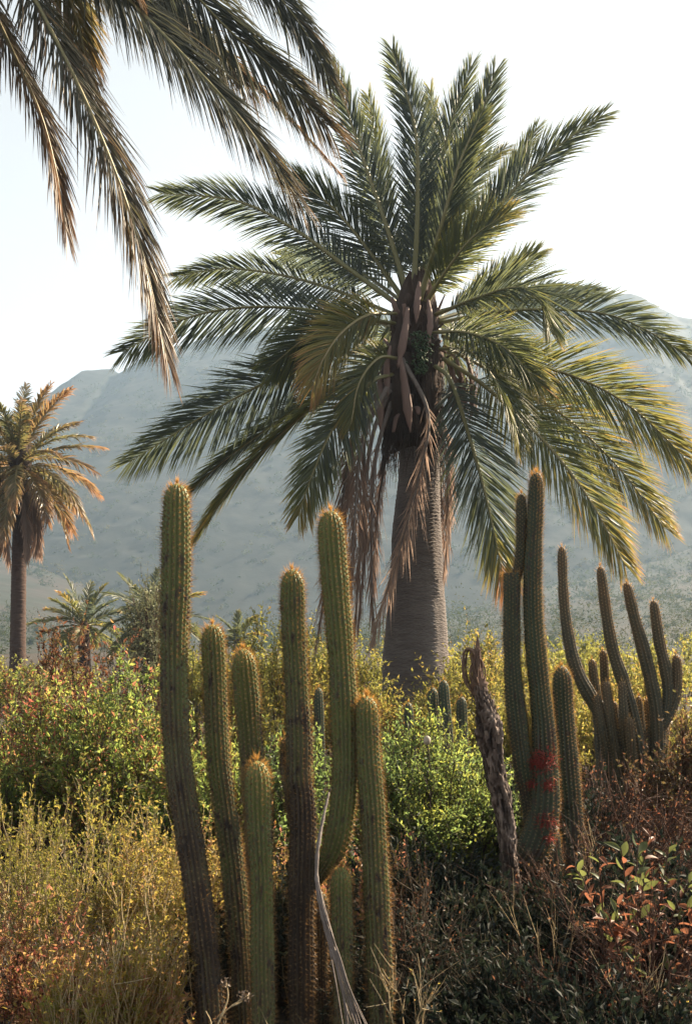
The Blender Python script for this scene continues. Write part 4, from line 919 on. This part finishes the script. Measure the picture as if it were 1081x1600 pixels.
for k, (x, D, h, r, lab) in enumerate([(650, 6.5, .66, .5, 'dark undergrowth below the bright feathery shrub'), (745, 5.9, .48, .45, 'dark undergrowth left of the dead stump foot'), (850, 7.3, .95, .5, 'dark undergrowth filling the gap behind the twin cactus foot'), (925, 5.6, .45, .4, 'dark undergrowth right of the twin cactus foot'), (800, 4.9, .30, .5, 'low dark undergrowth at the bottom, under the dead stump'), (1000, 5.7, .75, .6, 'dark undergrowth behind the broad-leaved shrub'), (950, 4.5, .36, .4, 'low dark undergrowth at the bottom right'), (440, 5.9, .55, .5, 'dark undergrowth behind the feet of the middle cacti')]):
    shrub('undergrowth', lab, x, D, h, (r, r), 'shade_leaf', 'twig', 470 + k, DGRP, nst=60, ntw=14, nlf=13, leaf=(.046, .020), twig_len=.26, tint=(.3, .45), patch=.5, up=.35, r0=.007)

def build_bigleaf():
    rs = np.random.default_rng(460); D = 5.1; X = (985 - 540.5) / F * D
    b = np.array([X, D, float(ground_h(X, D))])
    t = thing('broadleaf_shrub', 'broad-leaved shrub with mixed red and green leaves, lower right', 'shrub', b)
    h = 1.15; nst = 26
    az = rs.random(nst) * 2 * math.pi; ro = np.sqrt(rs.random(nst)) * .5
    E = b + np.stack([np.cos(az) * ro * 1.0, np.sin(az) * ro * .8, h * (.42 + .58 * rs.random(nst)) * np.sqrt(1 - (ro / .55) ** 2 * .6)], 1); E[:, 0] += .05
    S = b + rs.normal(size=(nst, 3)) * np.array([.08, .08, 0]); Cc = S + (E - S) * np.array([.35, .35, .6]) + rs.normal(size=(nst, 3)) * .05
    u = np.linspace(0, 1, 8)[None, :, None]; P = (1 - u) ** 2 * S[:, None] + 2 * u * (1 - u) * Cc[:, None] + u ** 2 * E[:, None]
    g = Geo(); many_tubes(g, P, np.full(nst, .008), np.full(nst, .0028), 5, .5 + rs.normal(size=nst) * .2)
    part('branches', g, M['red_twig'], t)
    # leaf shapes shared by all leaves
    def leaf_mesh(name, mat, curl, wid):
        gl = Geo(); rows = [(0, .04), (.15, .55), (.4, 1), (.65, .95), (.85, .55), (1, .04)]
        V = []
        for uu, ww in rows:
            for c in (-1, 0, 1): V.append((c * ww * wid * .5, uu, -curl * uu ** 2 + abs(c) * ww * .10))
        gl.add(V, grid_tris(6, 3, False), .5); me = gl.mesh(name, smooth=True); me.materials.append(mat); return me
    meshes = [[leaf_mesh('leaf', M['bigleaf_green'], c, w) for c, w in ((.1, .42), (.3, .38), (-.1, .45))], [leaf_mesh('leaf', M['bigleaf_red'], c, w) for c, w in ((.1, .4), (.35, .36), (.6, .34))]]
    from mathutils import Matrix, Vector
    cnt = 0
    for k in range(nst):
        nl = 11 if k < 20 else 12
        for j in range(nl):
            if cnt >= 296: break
            f = (.45 + .55 * ((j + .5) / nl) ** .7) * 6.999; i = int(f); p = P[k, i] * (1 - f + i) + P[k, i + 1] * (f - i); ax = unit(P[k, i + 1] - P[k, i])
            a = j * 2.4 + k; side = unit(np.cross(ax, [0.3, 1, .2])); oth = np.cross(ax, side)
            d = unit(ax * .7 + (math.cos(a) * side + math.sin(a) * oth) * .9 + rs.normal(size=3) * .25 + np.array([0, 0, .15]))
            nrm = unit(np.array([0, 0, 1.0]) + rs.normal(size=3) * .55); s = unit(np.cross(d, nrm)); n = np.cross(s, d)
            sz = .058 + .034 * rs.random()
            red = rs.random() < (.72 if p[2] < b[2] + .78 else .30)
            o = bpy.data.objects.new('leaf', meshes[1 if red else 0][rs.integers(3)]); COL.objects.link(o); o.parent = t
            mm = Matrix(((s[0] * sz, d[0] * sz, n[0] * sz, p[0] - b[0]), (s[1] * sz, d[1] * sz, n[1] * sz, p[1] - b[1]), (s[2] * sz, d[2] * sz, n[2] * sz, p[2] - b[2]), (0, 0, 0, 1)))
            o.matrix_local = mm; cnt += 1
build_bigleaf()

# dry weeds, lower left
WG = 'dry yellow weeds at lower left'
for k, (x, D, h, r, lab, tint, bark) in enumerate([
    (40, 6.3, 1.05, .50, 'yellow-green weedy bush at the left edge below the leafy shrub', .15, 'pale_twig'),
    (130, 6.0, 1.10, .50, 'yellow-green weedy bush left of the straw-coloured stalks', .15, 'pale_twig'),
    (215, 5.6, 1.10, .38, 'tall straw-coloured weed left of the tallest cactus', .3, 'pale_twig'),
    (250, 5.9, 1.0, .32, 'dry weed touching the base of the tallest cactus', .4, 'pale_twig'),
    (30, 4.9, .72, .40, 'rusty dry weed in the bottom left corner', .7, 'red_twig'),
    (120, 4.7, .66, .38, 'rust-brown dry weed low at left, before the yellow ones', .68, 'red_twig'),
    (165, 4.45, .70, .24, 'upright straw weed at the bottom, left of the cactus foot', .3, 'pale_twig'),
    (228, 4.6, .55, .16, 'reddish dry weed right beside the tallest cactus foot', .6, 'pale_twig'),
    (330, 6.4, .85, .40, 'dry golden weed glimpsed between the first two cacti', .5, 'pale_twig'),
    (430, 6.3, .80, .40, 'dry brownish weed glimpsed between the middle cacti', .6, 'twig'),
    (560, 6.2, .75, .40, 'dry dark weed behind the short stubby cactus', .7, 'twig')]):
    shrub('dry_weed', lab, x, D, h, (r, r), 'weed', bark, 500 + k, WG, cat='weed', nst=34, ntw=12, nlf=16, leaf=(.026, .011), twig_len=.20, tint=(tint, .28), patch=.6, up=.7, r0=.0055, base_r=.22, low=.45, tw_tint=.6)

for k, (x, D, h, r, lab, n) in enumerate([(165, 4.35, .72, .10, 'tall pale branching stalk at the bottom, left of centre of the weeds', 7), (205, 4.9, .98, .12, 'tallest pale wiry stalk rising beside the leftmost cactus', 7), (95, 4.3, .55, .12, 'short pale wiry stalk near the bottom left corner', 6),
        (905, 5.9, .95, .22, 'bleached bare twig reaching across the stout dark cactus', 6), (985, 4.7, .62, .22, 'bleached bare twig low at the bottom right', 6), (640, 4.7, .66, .16, 'thin bleached twig right of the last foreground cactus', 5)]):
    shrub('wiry_stalk', lab, x, D, h, (r, r), 'weed', 'pale_twig', 620 + k, 'pale wiry stalks', cat='stalk', nst=n, ntw=9, nlf=3 if k < 3 else 1, leaf=(.018, .007), twig_len=.16, tint=(.4, .3), up=.45, r0=.0050, base_r=.15, low=.6, tw_tint=.85, shaft=.6)

def seed_head():
    D = 7.0; b = W(667, 1157, D); rs = np.random.default_rng(640)
    t = thing('seed_head', 'small pale rounded seed head among the bright feathery leaves', 'seed head', b)
    g = Geo(); th = np.linspace(0, 2 * math.pi, 14, endpoint=False); u = np.linspace(0, math.pi, 10)
    V = np.stack([np.sin(u)[:, None] * np.cos(th), np.sin(u)[:, None] * np.sin(th), 1.25 * np.cos(u)[:, None] + 0 * th], -1) * .026
    V = V * (1 + .25 * (fbm(V * 60, 3, 3) - .5))[..., None]
    g.add((b + V).reshape(-1, 3), grid_tris(10, 14)); part('head', g, M['seed'], t)
    g = Geo(); tube(g, spline([b - np.array([0, 0, .02]), b + np.array([.02, .05, -.15]), b + np.array([.0, .12, -.4])], 8), .004, 5, a=.5); part('stalk', g, M['twig'], t)

def sprig():
    rs = np.random.default_rng(610); D = 4.1
    b = W(325, 1660, D); b[2] = float(ground_h(b[0], b[1]))
    t = thing('dry_sprig', 'pale dry sprig with buff flower heads at the bottom, before the cactus feet', 'weed', b)
    g = Geo(); gh = Geo()
    for pts in ([(325, 1640), (345, 1590), (362, 1572), (388, 1555)], [(345, 1590), (356, 1560), (354, 1535)], [(362, 1572), (376, 1566), (380, 1558)], [(325, 1630), (330, 1600), (322, 1580)]):
        P = spline([b if False else W(x, y, D + rs.normal() * .01) for x, y in pts], 14); tube(g, P, np.linspace(.0045, .002, 14), 5, a=.8)
        if pts[-1] != (322, 1580):
            for i in range(22):
                c = P[-1] + rs.normal(size=3) * .010; d = unit(rs.normal(size=3)); leaves(gh, c[None], d[None], unit(rs.normal(size=(1, 3))), np.array([.016]), np.array([.008]), np.array([.9]), rs)
    P = spline([b, (b + W(325, 1640, D)) / 2, W(325, 1640, D)], 8); tube(g, P, .005, 5, a=.8)
    part('stems', g, M['pale_twig'], t); part('flower_heads', gh, M['litter'], t, smooth=False, kind='stuff')
sprig(); seed_head()

def ground_cover():
    rs = np.random.default_rng(700)
    n = 42000; y = 2.6 + 15 * rs.random(n) ** 1.3; x = (rs.random(n) - .5) * 2 * (.42 * y + .4)
    z = ground_h(x, y) + .012 + .05 * rs.random(n) ** 3
    p = np.stack([x, y, z], 1); d = unit(rs.normal(size=(n, 3)) * np.array([1, 1, .25])); nn = unit(rs.normal(size=(n, 3)) * .5 + np.array([0, 0, 1]))
    g = Geo(); s = .6 + .9 * rs.random(n)
    leaves(g, p, d, nn, .032 * s, .014 * s, np.clip(rs.random(n) ** 2.2, 0, 1), rs)
    m = 2600; y = 2.8 + 9 * rs.random(m); x = (rs.random(m) - .5) * 2 * (.4 * y + .3); z = ground_h(x, y) + .02
    p = np.stack([x, y, z], 1); d = unit(rs.normal(size=(m, 3)) * np.array([1, 1, .5]) + np.array([0, 0, .25])); l = .08 + .22 * rs.random(m); k = np.linspace(0, 1, 4)
    Q = p[:, None] + d[:, None] * (l[:, None] * k)[..., None] + rs.normal(size=(m, 4, 3)) * .012
    many_tubes(g, Q, np.full(m, .0022), np.full(m, .001), 3, .3 + .7 * rs.random(m))
    tag(part('leaf_litter', g, M['litter'], smooth=False), 'dry leaf and twig litter covering the ground', 'leaf litter', kind='stuff')
    g = Geo(); m = 5200; y = 3.2 + 26 * rs.random(m) ** 1.4; x = (rs.random(m) - .5) * 2 * (.4 * y + .3)
    keep = fbm(np.stack([x, y, 0 * x], 1) * .8, 44, 2) > .45; x, y = x[keep], y[keep]; m = len(x)
    p = np.stack([x, y, ground_h(x, y)], 1); d = unit(rs.normal(size=(m, 3)) * np.array([.35, .35, .1]) + np.array([0, 0, 1.0])); l = .15 + .3 * rs.random(m)
    Q = p[:, None] + d[:, None] * (l[:, None] * k)[..., None] + (rs.normal(size=(m, 1, 3)) * np.array([.35, .35, .1])) * (l[:, None] * k ** 2)[..., None]
    many_tubes(g, Q, np.full(m, .0022), np.full(m, .0007), 3, .3 + .6 * rs.random(m))
    tag(part('dry_grass', g, M['pale_twig'], smooth=False), 'thin dry grass between the shrubs', 'grass', kind='stuff')
ground_cover()

for o in bpy.data.objects:
    if '_o' in o.keys(): del o['_o']
